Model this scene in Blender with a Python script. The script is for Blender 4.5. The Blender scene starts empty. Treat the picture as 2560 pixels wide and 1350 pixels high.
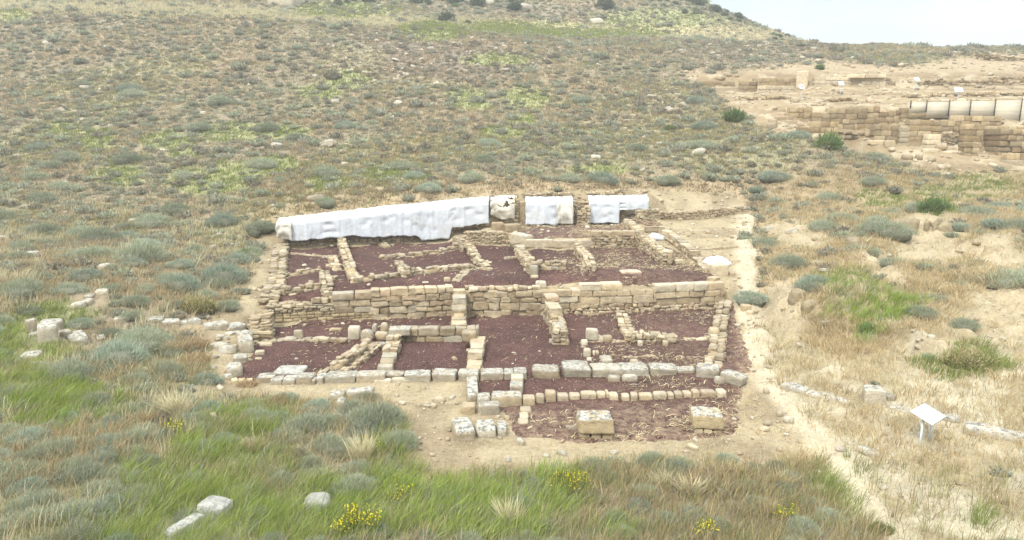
import bpy, math
import numpy as np
RNG = np.random.default_rng(7)
def rnd(a=0.0, b=1.0, n=None): return RNG.uniform(a, b, n)
C = bpy.context.scene.collection
# ------------------------------------------------------------------ camera model
F, CX, CY, PITCH, CH = 1730.0, 1280.0, 675.0, math.radians(11.0), 7.0
SP, CP = math.sin(PITCH), math.cos(PITCH)
def ray(px, py):
    u = (np.asarray(px, float)-CX)/F; v = (CY-np.asarray(py, float))/F
    yc = CP+v*SP
    return u/yc, (-SP+v*CP)/yc            # dx/dY , dz/dY
def project(x, y, z):
    dz = z-CH
    d = y*CP-dz*SP
    d = np.where(d > 0.2, d, 0.2)
    return CX+F*x/d, CY-F*(y*SP+dz*CP)/d, d
# ------------------------------------------------------------------ noise
def _h(i, j, s):
    n = (i.astype(np.int64)*374761393+j.astype(np.int64)*668265263+s*974634211) & 0xffffffff
    n = ((n ^ (n >> 13))*1274126177) & 0xffffffff
    n = n ^ (n >> 16)
    return (n & 0xffff)/65535.0
def vnoise(x, y, s=0):
    x = np.asarray(x, float); y = np.asarray(y, float)
    i = np.floor(x); j = np.floor(y); fx = x-i; fy = y-j
    fx = fx*fx*(3-2*fx); fy = fy*fy*(3-2*fy)
    a = _h(i, j, s); b = _h(i+1, j, s); c = _h(i, j+1, s); d = _h(i+1, j+1, s)
    return (a*(1-fx)+b*fx)*(1-fy)+(c*(1-fx)+d*fx)*fy
def fbm(x, y, s=0, o=4):
    t = 0; a = 0.5; tot = 0
    for k in range(o):
        t = t+a*vnoise(x*2**k, y*2**k, s+k*17); tot += a; a *= 0.5
    return t/tot
def sstep(a, b, x):
    t = np.clip((x-a)/(b-a), 0, 1); return t*t*(3-2*t)
def sdist(poly, x, y):
    """signed distance to a polygon, positive inside"""
    x = np.asarray(x, float); y = np.asarray(y, float)
    P = np.asarray(poly, float); d = np.full(x.shape, 1e18); ins = np.zeros(x.shape, bool)
    for k in range(len(P)):
        ax, ay = P[k]; bx, by = P[(k+1) % len(P)]
        ex, ey = bx-ax, by-ay
        t = np.clip(((x-ax)*ex+(y-ay)*ey)/(ex*ex+ey*ey+1e-12), 0, 1)
        d = np.minimum(d, (x-ax-t*ex)**2+(y-ay-t*ey)**2)
        c = ((ay > y) != (by > y))
        with np.errstate(divide='ignore', invalid='ignore'):
            c &= x < (bx-ax)*(y-ay)/(by-ay+1e-12)+ax
        ins ^= c
    d = np.sqrt(d)
    return np.where(ins, d, -d)
# ------------------------------------------------------------------ terrain control points
ctrl = []
def G(*rows):                 # pixel + height
    for px, py, z in rows:
        u, w = ray(px, py); Y = (z-CH)/w; ctrl.append((float(u*Y), float(Y), z))
def P(*rows):                 # pixel + distance
    for px, py, Y in rows:
        u, w = ray(px, py); ctrl.append((float(u*Y), Y, float(CH+w*Y)))
def Wp(*rows): ctrl.extend(rows)
# lower terrace
G((600,945,0),(750,955,0),(900,952,0),(1050,950,0),(1170,945,0),(1330,945,0),(1500,945,0),(1680,945,0),(1850,945,0),(1300,870,0),(1000,880,0),(1700,870,0),(1500,860,0),(800,880,0),(680,850,0.02),
  (1150,1040,0),(1300,1050,0),(1500,1100,0),(1650,1060,0),(1800,1090,0),(1300,1150,.02),(1700,1140,.02),(1000,1000,.05),(700,980,.1),(560,960,.15),(540,880,.25),(600,830,.25),(1860,860,.02),(1830,1010,0),(1300,1000,0),(1500,1000,0),(1700,1000,0))
G((1060,1200,.05),(1500,1180,.05),(500,1100,.5),(0,1100,.9),(0,1350,1.2),(500,1350,.9),(900,1300,.45),(1300,1340,.3),(1700,1340,.2),(2050,1200,.1),(2200,1340,.3),(2560,1340,.6),(800,1150,.35),(900,1050,.3),(1000,1100,.3),(1900,1180,.05),(640,1020,.2))
Wp((0,5,.6),(0,-15,.8),(-14,3,1.6),(14,3,.8),(-30,-10,2.5),(30,-10,1.5),(-20,12,1.6),(22,14,1.2))
RWF = [(674,810),(760,807),(840,802),(930,797),(1030,792),(1130,787),(1200,788),(1290,788),(1365,787),(1450,783),(1540,779),(1630,776),(1720,772),(1808,768)]
for px in np.arange(660, 1822, 11.0):
    py = np.interp(px, [p[0] for p in RWF], [p[1] for p in RWF]); u, w = ray(px, py); Y = -CH/w
    for q, zz in ((-.7, 0.0), (-.02, 0.0), (.5, .78 if px > 820 else .68)): Wp((float(u*Y), float(Y)+q, zz))
G((1860,742,.5),(1885,800,.12),(1835,737,.72),(645,775,.6),(600,790,.5),(560,812,.4),(655,740,.85))
# upper terrace
G((820,752,.82),(1000,726,.88),(1200,720,.9),(1345,718,.9),(1600,718,.88),(1790,718,.85),(1750,672,1.12),(1600,670,1.12),(1500,660,1.15),(1250,680,1.05),(1100,690,1.0),(1000,680,1.02),(850,700,.95),(720,740,.8),(720,690,.95),(740,650,1.08),(900,640,1.15),(1060,640,1.2),(1220,625,1.35),(1340,632,1.28),(1440,630,1.28),(1590,620,1.4),(1640,650,1.25))
P((730,620,35.9),(785,619,36.15),(840,618,36.4),(920,613,36.8),(1000,609,37.2),(1060,606,37.5),(1120,604,37.9))
P((690,545,37.4),(790,537,37.9),(900,524,38.5),(1060,504,39.6),(1222,487,41),(1300,482,41.8),(1370,480,42.2),(1460,478,42.6),(1550,475,43),(1620,475,43))
P((1168,613,36.0),(1267,611,36.2))
G((1165,588,1.9),(1215,585,1.93),(1268,585,1.9),(1240,560,2.05),(1215,568,2.0))
G((1320,597,1.75),(1400,596,1.75),(1470,594,1.76),(1590,574,1.85),(1340,563,1.95),(1450,562,1.95),(1550,562,1.95))
P((1310,624,34.7),(1395,623,34.8),(1480,621,35.0))
for r_ in ([(700,622,36.3),(840,619,37.0),(1000,611,37.75),(1125,603,38.6)],[(1136,586,38.9),(1225,572,39.7),(1292,560,40.4)],[(1312,563,40.5),(1440,562,40.65),(1560,560,40.85)],[(1566,545,41.0),(1630,540,41.2)]):
    for px in np.arange(r_[0][0], r_[-1][0]+1, 12.0):
        py, Y = (np.interp(px, [q[0] for q in r_], [q[i] for q in r_]) for i in (1, 2)); u, w = ray(px, py); z_ = float(CH+w*Y)
        Wp((float(u*Y), float(Y)-.1, z_), (float(u*Y), float(Y)-.6, z_-.03))
# right of the ruin
G((1640,548,2.0),(1750,565,1.85),(1850,585,1.75),(1600,542,2.0),(1720,540,2.05),(1850,528,2.25),(1880,640,1.5),(1870,700,1.0),(1830,640,1.4),(1700,600,1.65))
P((1600,524,41.6),(1720,522,41.9),(1850,512,42.6))
G((1905,760,.5),(1930,860,.12),(1950,800,.55),(1990,705,1.45),(1960,740,1.2),(2050,770,1.15),(2010,830,.5),(2100,900,.6),(2000,900,.3),(1940,960,.12),(2020,1080,.12),(2100,1000,.3),(2300,1110,.2),(2300,950,.6),(2500,1050,.5),(2500,900,.9),(2340,850,1.25),(2330,890,.8),(2300,800,1.2),(2500,780,1.4),(2200,680,1.7),(2400,680,2.0),(2560,680,2.1),(2290,540,3.0),(2270,625,1.95),(2350,600,2.1),(2200,590,2.2),(2490,575,2.95),(2480,650,2.0),(2430,600,2.3),(2000,600,1.9),(2000,500,2.9),(2200,520,2.9),(2400,480,3.4),(2150,450,3.6),(1980,560,2.4),(2080,600,2.2))
# left hillside beside the ruin
P((600,560,37.5),(300,570,37),(0,570,36.5),(640,600,36.2))
G((650,640,1.3),(500,650,1.7),(300,650,2.0),(0,650,2.2),(610,720,.95),(450,760,1.1),(200,760,1.3),(0,780,1.4),(500,810,.55),(300,830,.7),(100,850,.9),(0,950,.95),(300,950,.6),(450,930,.35))
# the hill
P((1700,430,48),(1400,430,47),(1000,440,46),(600,480,43),(300,500,42),(0,500,41),(-800,650,31),(-800,500,41),(-800,330,57),(-800,100,86),(-800,20,110),(-800,-200,150))
P((0,330,57),(600,330,58),(1200,330,58),(1600,330,60),(0,200,73),(600,200,74),(1200,200,75),(1600,200,77),(1730,215,77),(0,100,86),(600,105,86),(1200,130,84),(1600,140,88))
P((0,30,95),(300,32,96),(600,38,97),(1000,72,97),(1200,85,97),(1400,95,98),(1700,103,100),(2000,101,103),(2200,108,106),(2400,118,109),(2560,116,113),(3300,120,120))
P((0,22,110),(600,22,112),(1000,48,115),(1400,70,120),(1700,90,126),(1950,99,132))
P((300,-100,140),(700,-110,140),(1000,-30,140),(1400,-40,145),(1600,-20,146),(1765,4,150),(1818,33,150),(1871,59,150),(1924,82,148),(1990,99,140))
P((1350,-110,172),(1300,-250,185),(1000,-300,185),(500,-300,185),(0,-250,180))
for px, py, Y in ((2000,101,104),(2200,108,107),(2400,118,110),(2560,116,114),(3300,120,121),(1871,59,151),(1924,82,149),(1765,4,151),(1818,33,151)):
    u, w = ray(px, py); Wp((float(u*(Y+12)), Y+12.0, float(CH+w*Y)-1.6), (float(u*(Y+60)), Y+60.0, float(CH+w*Y)-14))
# excavation on the far right
P((2150,415,48),(2500,435,47.5),(2000,380,51),(2000,341,54),(2100,345,54),(2200,363,54),(2300,374,54),(2450,392,53.5),(2560,398,53.5),(2700,400,53),(3300,400,53))
P((2000,322,56.5),(2200,318,57),(2300,303,57.3),(2450,305,57.3),(2560,311,57.3),(3300,310,57))
P((2160,340,56.2),(2150,338,57.2),(2215,336,56.8),(1980,303,60),(2100,327,59.6),(2250,318,59.6))
P((1990,268,62.5),(2100,273,62.5),(2250,270,62.5),(2400,262,61.5),(2560,258,61.5))
P((1850,255,68),(2000,250,68),(2150,250,68),(2300,246,68),(2500,246,68))
P((1760,220,77),(1900,229,76.2),(2000,228,76.5),(2100,222,77),(2250,224,77),(2450,220,77),(2600,218,77))
P((1760,196,79.2),(1900,186,78.6),(2100,187,79.2),(2300,199,79.2),(2500,191,79.2),(2600,190,79.2))
P((1850,150,88),(2000,150,90),(2300,150,92),(2500,155,92),(1780,260,66),(1860,300,61),(1900,330,57),(1950,362,52))
Wp((0,420,-10),(-300,420,10),(300,420,-12),(0,900,-40),(-900,600,0),(900,600,-30),(-120,20,14),(-300,100,60),(140,60,8),(300,100,0),(120,20,2))
FAR = [('far', 9)]; FRB = [('farrub', 9)]; FW = []
def fw(*a, **k): FW.append((a, k))
fw('ashlar_wall', 'low ashlar wall at the near end of the upper excavation tier', [(1752,198,219,78),(1838,201,220,77.6)], back=True)
fw('stacked_block', 'pair of long blocks on the bank above the low ashlar wall', [(1762,186,193,80.5),(1812,184,191,80.5)], lay=FRB, ragged=0, cat='stone block')
fw('ashlar_wall', 'two tier ashlar wall base with smooth lower face in the upper excavation', [(1893,209,230,76.0),(1987,209,230,76.2)], lay=[('slab',9)], ragged=0)
fw('ashlar_wall', 'upper set back face of the two tier ashlar wall', [(1884,190,212,77.2),(1990,189,212,77.4)], back=True)
fw('ashlar_wall', 'broken end of the two tier wall with a crack beside it', [(1850,200,229,76.3),(1892,197,230,76.2)])
fw('rubble_wall', 'narrow rubble wall in shade between pale pier and long slab wall', [(2018,196,217,78),(2038,196,217,78.2)], lay=FRB)
fw('slab_wall', 'long smooth slab wall with a thin projecting cornice, upper excavation', [(2036,193,215,77.3),(2212,190,216,77.6)], lay=[('slab',9)], ragged=0, back=True)
fw('cornice', 'thin projecting cornice strip on top of the long slab wall', [(2128,187,191,77.0),(2214,187,191,77.3)], t=1.1, lay=[('slab',9)], ragged=0)
fw('footing', 'projecting footing course below the long slab wall', [(2055,214,224,76.4),(2212,216,224,76.7)], t=.6, lay=[('slab',9)], ragged=0)
fw('rubble_wall', 'tumbled reddish rubble end beyond the long slab wall', [(2212,192,216,77.8),(2236,200,216,78)], lay=FRB, ragged=.4)
fw('coursed_wall', 'long coursed wall of small blocks at the back of the excavation', [(2298,201,217,77.5),(2420,197,216,77.5),(2530,190,214,77.5),(2640,188,213,77.5)], lay=FRB, ragged=.05, back=True)
fw('ledge_wall', 'grey weathered ledge of bedrock blocks near the first small sign', [(1848,241,251,68.5),(1925,238,250,68.6),(2000,243,251,68.7)], lay=FRB, ragged=.5, t=1.2)
fw('ledge_wall', 'grey bedrock ledge below the coursed back wall', [(2320,230,243,69),(2400,228,242,69),(2520,227,241,69),(2620,226,240,69)], lay=FRB, ragged=.5, t=1.4)
fw('ledge_wall', 'tan ledge stones below the second small sign', [(2080,246,256,66),(2130,243,254,66),(2200,250,258,66)], lay=FRB, ragged=.55, t=1.2)
fw('ledge_wall', 'broken tan ledge right of the second small sign', [(2245,238,246,68),(2325,237,246,68)], lay=FRB, ragged=.4, t=1.2)
fw('skyline_ledge', 'broken rock ledge running just below the skyline', [(2195,125,135,97),(2300,124,136,97),(2405,128,138,97)], lay=FRB, ragged=.5, t=1.5, cat='rock ledge')
fw('skyline_ledge', 'pale rock ledge dropping at the frame edge below the skyline', [(2450,132,146,93),(2540,140,156,92),(2620,146,160,92)], lay=FRB, ragged=.5, t=1.5, cat='rock ledge')
fw('ashlar_wall', 'double pillar stub of ashlar at the near corner of the middle excavation', [(1974,264,300,60.4),(2006,264,301,60.3)], cap=True)
fw('ashlar_wall', 'short broken ashlar face next to the double pillar stub', [(2008,270,303,60.6),(2030,272,304,60.6)])
fw('ashlar_wall', 'high ashlar wall of four courses in the middle of the excavation', [(2030,274,328,60.0),(2140,271,332,59.8),(2252,270,324,59.8)], cap=True, ragged=.05, back=True)
fw('ashlar_wall', 'ashlar wall continuing at the start of the plank fence', [(2253,270,316,59.4),(2316,277,312,59.2)], cap=True, back=True)
fw('ashlar_wall', 'lower ashlar stretch under the second fence panel', [(2316,279,310,59.0),(2372,281,310,58.8)], cap=True, back=True)
fw('ashlar_wall', 'low front wall of big rounded blocks at the near end', [(1998,311,341,54.6),(2050,304,340,54.7),(2092,308,341,54.8)], cap=True)
fw('rubble_wall', 'collapsed small stone wall between low front wall and tall pier', [(2092,323,341,55.2),(2150,325,344,55.2),(2182,330,350,55.1)], lay=FRB, ragged=.4)
fw('ashlar_wall', 'tall front ashlar face left of the smooth pier', [(2184,310,362,54.4),(2246,303,364,54.4)], cap=True)
fw('ashlar_wall', 'smooth narrow pier in the front ashlar face', [(2247,307,364,54.2),(2268,307,365,54.2)], lay=[('slab',9)], ragged=0)
fw('ashlar_wall', 'long front ashlar wall with round topped blocks under the fence', [(2270,300,362,56.2),(2380,292,366,56.2),(2494,293,368,56.2)], cap=True, ragged=.05, back=True)
fw('ashlar_wall', 'ashlar recess wall at the far end of the front row', [(2462,308,378,55.0),(2560,311,380,55.0),(2660,312,380,55)], cap=True, ragged=.05, back=True)
fw('ashlar_wall', 'cross wall standing forward beside the red hearth rubble', [(2408,307,376,54.4),(2452,306,378,54.4)], ragged=.05)
fw('ashlar_wall', 'corner mass of ashlar at the frame edge', [(2498,326,388,52.6),(2560,325,390,52.6),(2640,326,390,52.6)], t=2.0, ragged=.05, back=True)
fw('pier', 'squared pier of two courses left of the red hearth rubble', [(2317,338,369,53.0),(2349,338,369,53.0)], lay=[('slab',9)], ragged=0, cat='pier')
fw('pier', 'stepped pier of three courses right of the red hearth rubble', [(2407,350,392,51.8),(2445,350,392,51.8)], ragged=0, cat='pier')
fw('bench_wall', 'low bench slab between the two squared piers', [(2350,364,373,53.4),(2406,364,374,53.4)], lay=[('slab',9)], ragged=0)
fw('red_rubble', 'reddish burnt rubble in the niche between the piers', [(2345,336,366,55.0),(2375,326,366,55.2),(2404,340,366,55.2)], lay=[('small',9)], ragged=.4, cat='rubble')
fw('low_block_row', 'low row of cut blocks at the frame edge in front of the ashlar corner', [(2520,382,393,50.0),(2560,382,394,50.0),(2630,383,394,50)], ragged=0, cat='block row')
fw('low_block_row', 'projecting base slab below the low row of cut blocks', [(2517,394,408,49.6),(2560,395,409,49.6),(2630,395,410,49.6)], lay=[('slab',9)], ragged=0, cat='block row')
for a_, k_ in FW:
    if a_[0] in ('cornice', 'footing', 'stacked_block', 'skyline_ledge', 'low_block_row') or 'set back' in a_[1]: continue
    r_ = a_[2]
    for (px0, t0, b0, Y0), (px1, t1, b1, Y1) in zip(r_, r_[1:]):
        n_ = max(2, int(abs(px1-px0)/F*Y0/1.1)+1)
        for f_ in np.linspace(0, 1, n_):
            px, pt, pb, Y = px0+(px1-px0)*f_, t0+(t1-t0)*f_, b0+(b1-b0)*f_, Y0+(Y1-Y0)*f_
            u, w = ray(px, pb); z_ = float(CH+w*Y); Wp((float(u*Y), Y-.05, z_)); Wp((float(u*Y), Y-.7, z_-.03))
            if k_.get('back'):
                zt_ = float(CH+ray(px, pt)[1]*Y)-.15; t_ = k_.get('t', .7); Wp((float(u*Y), Y+t_+.15, zt_))
ctrl = np.array(ctrl)
# drop near-duplicates, solve r-kernel interpolation with a linear term
keep = []
for i in range(len(ctrl)):
    if not keep or np.min(np.hypot(ctrl[keep, 0]-ctrl[i, 0], ctrl[keep, 1]-ctrl[i, 1])) > .12: keep.append(i)
ctrl = ctrl[keep]; NC = len(ctrl)
SC = 40.0
def _k(x, y):
    dx = x[:, None]-ctrl[None, :, 0]; dy = y[:, None]-ctrl[None, :, 1]
    return np.sqrt(dx*dx+dy*dy+.01)/SC
A = np.zeros((NC+3, NC+3)); A[:NC, :NC] = _k(ctrl[:, 0], ctrl[:, 1])-np.eye(NC)*.002
A[:NC, NC] = 1; A[:NC, NC+1:NC+3] = ctrl[:, :2]/SC; A[NC:, :NC] = A[:NC, NC:].T
wts = np.linalg.solve(A, np.concatenate([ctrl[:, 2], np.zeros(3)]))
def tps(x, y):
    x = np.asarray(x, float).ravel(); y = np.asarray(y, float).ravel(); out = np.empty(len(x))
    for a in range(0, len(x), 20000):
        s = slice(a, a+20000)
        out[s] = _k(x[s], y[s])@wts[:NC]+wts[NC]+wts[NC+1]*x[s]/SC+wts[NC+2]*y[s]/SC
    return out
def axis(*segs):
    out = [segs[0][0]]
    for a, b, st in segs:
        n = max(1, round((b-a)/st)); out += list(a+(b-a)*(np.arange(n)+1)/n)
    return np.array(out)
GX = axis((-420,-200,40),(-200,-90,6),(-90,-40,1.0),(-40,-14,.35),(-14,14,.14),(14,45,.35),(45,95,.9),(95,220,6),(220,420,40))
GY = axis((-60,0,10),(0,9,1.0),(9,45,.14),(45,85,.4),(85,160,1.2),(160,260,6),(260,520,40))
MX, MY = np.meshgrid(GX, GY)
RUINW = None
ZB = tps(MX, MY).reshape(MX.shape)
def pxz(x, y, z):
    px, py, d = project(x, y, z); return px, py
RUIN = [(690,548),(640,650),(625,700),(600,770),(530,800),(500,830),(515,900),(545,950),(480,972),(640,990),(760,1002),(900,985),(960,1010),(1025,1050),(1045,1100),(1060,1170),(1130,1195),(1300,1180),(1450,1152),(1700,1150),(1950,1150),(2070,1130),(1960,1000),(1900,870),(1880,780),(1900,700),(1880,640),(1865,600),(1890,540),(1850,486),(1620,476),(1222,484),(900,522)]
EXC = [(1700,180),(1850,176),(2050,150),(2250,165),(2400,140),(2620,130),(2620,440),(2350,432),(2150,385),(2060,350),(1960,345),(1900,320),(1830,270),(1780,232)]
SANDY = [(1960,1010),(1890,860),(1930,800),(2060,850),(2150,880),(2300,815),(2460,730),(2620,700),(2620,1400),(2230,1400),(2090,1140)]
PXM, PYM = pxz(MX, MY, ZB)
sdr = sdist(RUIN, PXM, PYM); sde = sdist(EXC, PXM, PYM)
rough = np.where(sdr > -20, .035, .16)*np.where(MY > 130, 3, 1)
rough = np.where(sde > 0, .13, rough); rough = np.where((MY < 9) | (MY > 300), .2, rough)
ZB = ZB+(fbm(MX*.7, MY*.7, 3)-.5)*rough*1.4+(fbm(MX*2.6, MY*2.6, 9)-.5)*rough*.5
# eroded banks on the bare mounds
ZB = ZB+np.where((sdr < 0) & (PXM > 1880) & (PYM > 480) & (PYM < 900), (fbm(MX*1.7, MY*.8, 31)-.5)*.6-np.abs(fbm(MX*1.1+4, MY*.45, 33)-.5)*1.3, 0)
def tz(x, y):
    x = np.asarray(x, float); y = np.asarray(y, float)
    i = np.clip(np.searchsorted(GX, x)-1, 0, len(GX)-2); j = np.clip(np.searchsorted(GY, y)-1, 0, len(GY)-2)
    fx = np.clip((x-GX[i])/(GX[i+1]-GX[i]), 0, 1); fy = np.clip((y-GY[j])/(GY[j+1]-GY[j]), 0, 1)
    return (ZB[j, i]*(1-fx)+ZB[j, i+1]*fx)*(1-fy)+(ZB[j+1, i]*(1-fx)+ZB[j+1, i+1]*fx)*fy
YS = np.concatenate([np.arange(7, 50, .03), np.arange(50, 230, .12)])
def at(px, py, h=0.0):
    """first point of the ground (raised by h) seen through a pixel of the photograph"""
    u, w = ray(px, py); g = CH+w*YS-tz(u*YS, YS)-h
    k = np.nonzero(g <= 0)[0]
    k = k[0] if len(k) else len(YS)-1
    Y = YS[k]
    if k > 0 and g[k] <= 0:
        Y = YS[k-1]+(YS[k]-YS[k-1])*g[k-1]/(g[k-1]-g[k]+1e-12)
    return np.array([float(u*Y), float(Y)])
def atY(px, py, Y):
    u, w = ray(px, py); return np.array([float(u*Y), Y, float(CH+w*Y)])
# ------------------------------------------------------------------ mesh building
class MB:
    def __init__(s): s.v = []; s.q = []; s.t = []; s.c = []; s.n = 0
    def add(s, v, q=None, t=None, col=(1, 1, 1), a=0.0):
        v = np.asarray(v, float).reshape(-1, 3); m = len(v)
        if q is not None and len(q): s.q.append(np.asarray(q).reshape(-1, 4)+s.n)
        if t is not None and len(t): s.t.append(np.asarray(t).reshape(-1, 3)+s.n)
        c = np.empty((m, 4)); c[:, :3] = col; c[:, 3] = a
        s.v.append(v); s.c.append(c); s.n += m
    def build(s, name, mat, parent=None, smooth=False, origin=None):
        v = np.concatenate(s.v); c = np.concatenate(s.c)
        if origin is not None: v = v-np.asarray(origin)
        q = np.concatenate(s.q) if s.q else np.zeros((0, 4), int)
        t = np.concatenate(s.t) if s.t else np.zeros((0, 3), int)
        me = bpy.data.meshes.new(name)
        me.vertices.add(len(v)); me.vertices.foreach_set('co', v.astype(np.float32).ravel())
        nl = q.size+t.size; me.loops.add(nl); me.polygons.add(len(q)+len(t))
        me.loops.foreach_set('vertex_index', np.concatenate([q.ravel(), t.ravel()]).astype(np.int32))
        me.polygons.foreach_set('loop_start', np.concatenate([np.arange(len(q))*4, len(q)*4+np.arange(len(t))*3]).astype(np.int32))
        me.update(calc_edges=True)
        at_ = me.attributes.new('Col', 'FLOAT_COLOR', 'POINT'); at_.data.foreach_set('color', c.astype(np.float32).ravel())
        if smooth: me.polygons.foreach_set('use_smooth', np.ones(len(me.polygons), bool))
        me.materials.append(mat)
        o = bpy.data.objects.new(name, me); C.objects.link(o)
        if origin is not None: o.location = origin
        if parent is not None:
            o.parent = parent
            if origin is not None: o.location = np.asarray(origin)-np.asarray(parent.location)
            else: o.location = -np.asarray(parent.location)
        return o
def tag(o, label=None, cat=None, group=None, kind=None):
    if label: o['label'] = label
    if cat: o['category'] = cat
    if group: o['group'] = group
    if kind or label: o['kind'] = kind or 'thing'
    return o
def empty(name, loc, label, cat, group=None):
    o = bpy.data.objects.new(name, None); C.objects.link(o); o.location = [float(k) for k in loc]; o.empty_display_size = .2
    return tag(o, label, cat, group)
# ------------------------------------------------------------------ materials
def newmat(name):
    m = bpy.data.materials.new(name); m.use_nodes = True; nt = m.node_tree; nt.nodes.clear()
    out = nt.nodes.new('ShaderNodeOutputMaterial'); return m, nt, out
def N(nt, t, **k):
    n = nt.nodes.new('ShaderNode'+t)
    for a, b in k.items():
        if a.startswith('i_'): n.inputs[int(a[2:])].default_value = b
        else: setattr(n, a, b)
    return n
def L(nt, a, b): nt.links.new(a, b)
def noise(nt, scale, detail=4, rough=.6, vec=None):
    n = N(nt, 'TexNoise'); n.inputs['Scale'].default_value = scale; n.inputs['Detail'].default_value = detail; n.inputs['Roughness'].default_value = rough
    if vec is not None: L(nt, vec, n.inputs['Vector'])
    return n.outputs['Fac']
def mr(nt, f, a, b, c, d):
    n = N(nt, 'MapRange'); n.inputs[1].default_value = a; n.inputs[2].default_value = b; n.inputs[3].default_value = c; n.inputs[4].default_value = d
    L(nt, f, n.inputs[0]); return n.outputs[0]
def mul(nt, a, b):
    n = N(nt, 'Math', operation='MULTIPLY')
    L(nt, a, n.inputs[0])
    if isinstance(b, (int, float)): n.inputs[1].default_value = b
    else: L(nt, b, n.inputs[1])
    return n.outputs[0]
def mixc(nt, f, a, b, bt='MIX'):
    n = N(nt, 'Mix', data_type='RGBA', blend_type=bt)
    if isinstance(f, (int, float)): n.inputs[0].default_value = f
    else: L(nt, f, n.inputs[0])
    for x, i in ((a, 6), (b, 7)):
        if isinstance(x, tuple): n.inputs[i].default_value = (*x, 1)
        else: L(nt, x, n.inputs[i])
    return n.outputs[2]
def scalec(nt, col, f):
    n = N(nt, 'VectorMath', operation='SCALE'); L(nt, col, n.inputs[0]); L(nt, f, n.inputs[3]); return n.outputs[0]
def principled(nt, out, col, rough=.9, bumps=()):
    p = N(nt, 'BsdfPrincipled'); p.inputs['Roughness'].default_value = rough; p.inputs['Specular IOR Level'].default_value = .15
    if isinstance(col, tuple): p.inputs['Base Color'].default_value = (*col, 1)
    else: L(nt, col, p.inputs['Base Color'])
    prev = None
    for h, st, di in bumps:
        b = N(nt, 'Bump'); b.inputs['Strength'].default_value = st; b.inputs['Distance'].default_value = di; L(nt, h, b.inputs['Height'])
        if prev is not None: L(nt, prev, b.inputs['Normal'])
        prev = b.outputs[0]
    if prev is not None: L(nt, prev, p.inputs['Normal'])
    L(nt, p.outputs[0], out.inputs['Surface']); return p
def pos(nt): return N(nt, 'NewGeometry').outputs['Position']
def attr(nt):
    a = N(nt, 'Attribute', attribute_name='Col'); return a.outputs['Color'], a.outputs['Alpha']
def mat_ground():
    m, nt, out = newmat('ground_soil'); c, a = attr(nt); p = pos(nt)
    n1 = noise(nt, 1.3, 6, .65, p); n2 = noise(nt, 9, 5, .7, p); n3 = noise(nt, 45, 3, .7, p)
    f = mul(nt, mul(nt, mr(nt, n1, .3, .7, .82, 1.18), mr(nt, n2, .3, .7, .78, 1.22)), mr(nt, n3, .3, .7, .8, 1.2))
    col = scalec(nt, c, f)
    st = mr(nt, noise(nt, 26, 2, .5, p), .63, .70, 0, .55)     # pale chips of limestone
    col = mixc(nt, mul(nt, st, a), col, (.50, .44, .34))
    principled(nt, out, col, .95, ((n2, .7, .06), (n3, .6, .02))); return m
def mat_stone():
    m, nt, out = newmat('weathered_sandstone'); c, a = attr(nt); p = pos(nt)
    n1 = noise(nt, 4, 5, .65, p); n2 = noise(nt, 22, 5, .7, p); n3 = noise(nt, 70, 3, .6, p)
    col = scalec(nt, c, mul(nt, mr(nt, n1, .3, .7, .75, 1.25), mr(nt, n2, .3, .7, .82, 1.15)))
    sep = N(nt, 'SeparateXYZ'); L(nt, N(nt, 'NewGeometry').outputs['Normal'], sep.inputs[0])
    up = mr(nt, sep.outputs[2], .15, .75, .12, 1)
    li = mul(nt, mul(nt, mr(nt, noise(nt, 5, 6, .78, p), .42, .56, 0, 1), up), a)
    col = mixc(nt, mul(nt, li, .8), col, (.46, .455, .41))
    dk = mul(nt, mul(nt, mr(nt, noise(nt, 8, 6, .82, p), .49, .57, 0, .9), up), a)
    col = mixc(nt, dk, col, (.15, .145, .13))
    ed = mr(nt, noise(nt, 6, 4, .7, p), .56, .70, 0, .5); col = mixc(nt, ed, col, (.30, .235, .15))
    principled(nt, out, col, .93, ((n1, .8, .08), (n2, .9, .04), (n3, .6, .012))); return m
def mat_gravel():
    m, nt, out = newmat('red_lava_gravel'); c, a = attr(nt); p = pos(nt)
    v = N(nt, 'TexVoronoi'); v.inputs['Scale'].default_value = 34; L(nt, p, v.inputs['Vector'])
    r = N(nt, 'SeparateColor'); L(nt, v.outputs['Color'], r.inputs[0])
    n1 = noise(nt, 1.1, 4, .6, p); n2 = noise(nt, 18, 5, .75, p)
    f = mul(nt, mul(nt, mr(nt, r.outputs[0], 0, 1, .45, 1.7), mr(nt, n1, .3, .7, .8, 1.2)), mr(nt, n2, .3, .7, .8, 1.2))
    col = scalec(nt, c, f)
    col = mixc(nt, mr(nt, r.outputs[1], .965, .98, 0, .5), col, (.33, .26, .19))
    col = mixc(nt, mul(nt, mr(nt, noise(nt, 3.5, 6, .75, p), .40, .62, 0, .75), a), col, (.33, .245, .165))
    principled(nt, out, col, .95, ((v.outputs['Distance'], .8, .02), (n2, .6, .03))); return m
def mat_leaf(name, trans=.35, v=.25):
    m, nt, out = newmat(name); c, a = attr(nt)
    oi = N(nt, 'ObjectInfo'); col = scalec(nt, c, mr(nt, oi.outputs['Random'], 0, 1, 1-v, 1+v))
    d = N(nt, 'BsdfDiffuse'); t = N(nt, 'BsdfTranslucent'); L(nt, col, d.inputs[0]); L(nt, col, t.inputs[0])
    x = N(nt, 'MixShader'); x.inputs[0].default_value = trans; L(nt, d.outputs[0], x.inputs[1]); L(nt, t.outputs[0], x.inputs[2])
    L(nt, x.outputs[0], out.inputs['Surface']); return m
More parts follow.
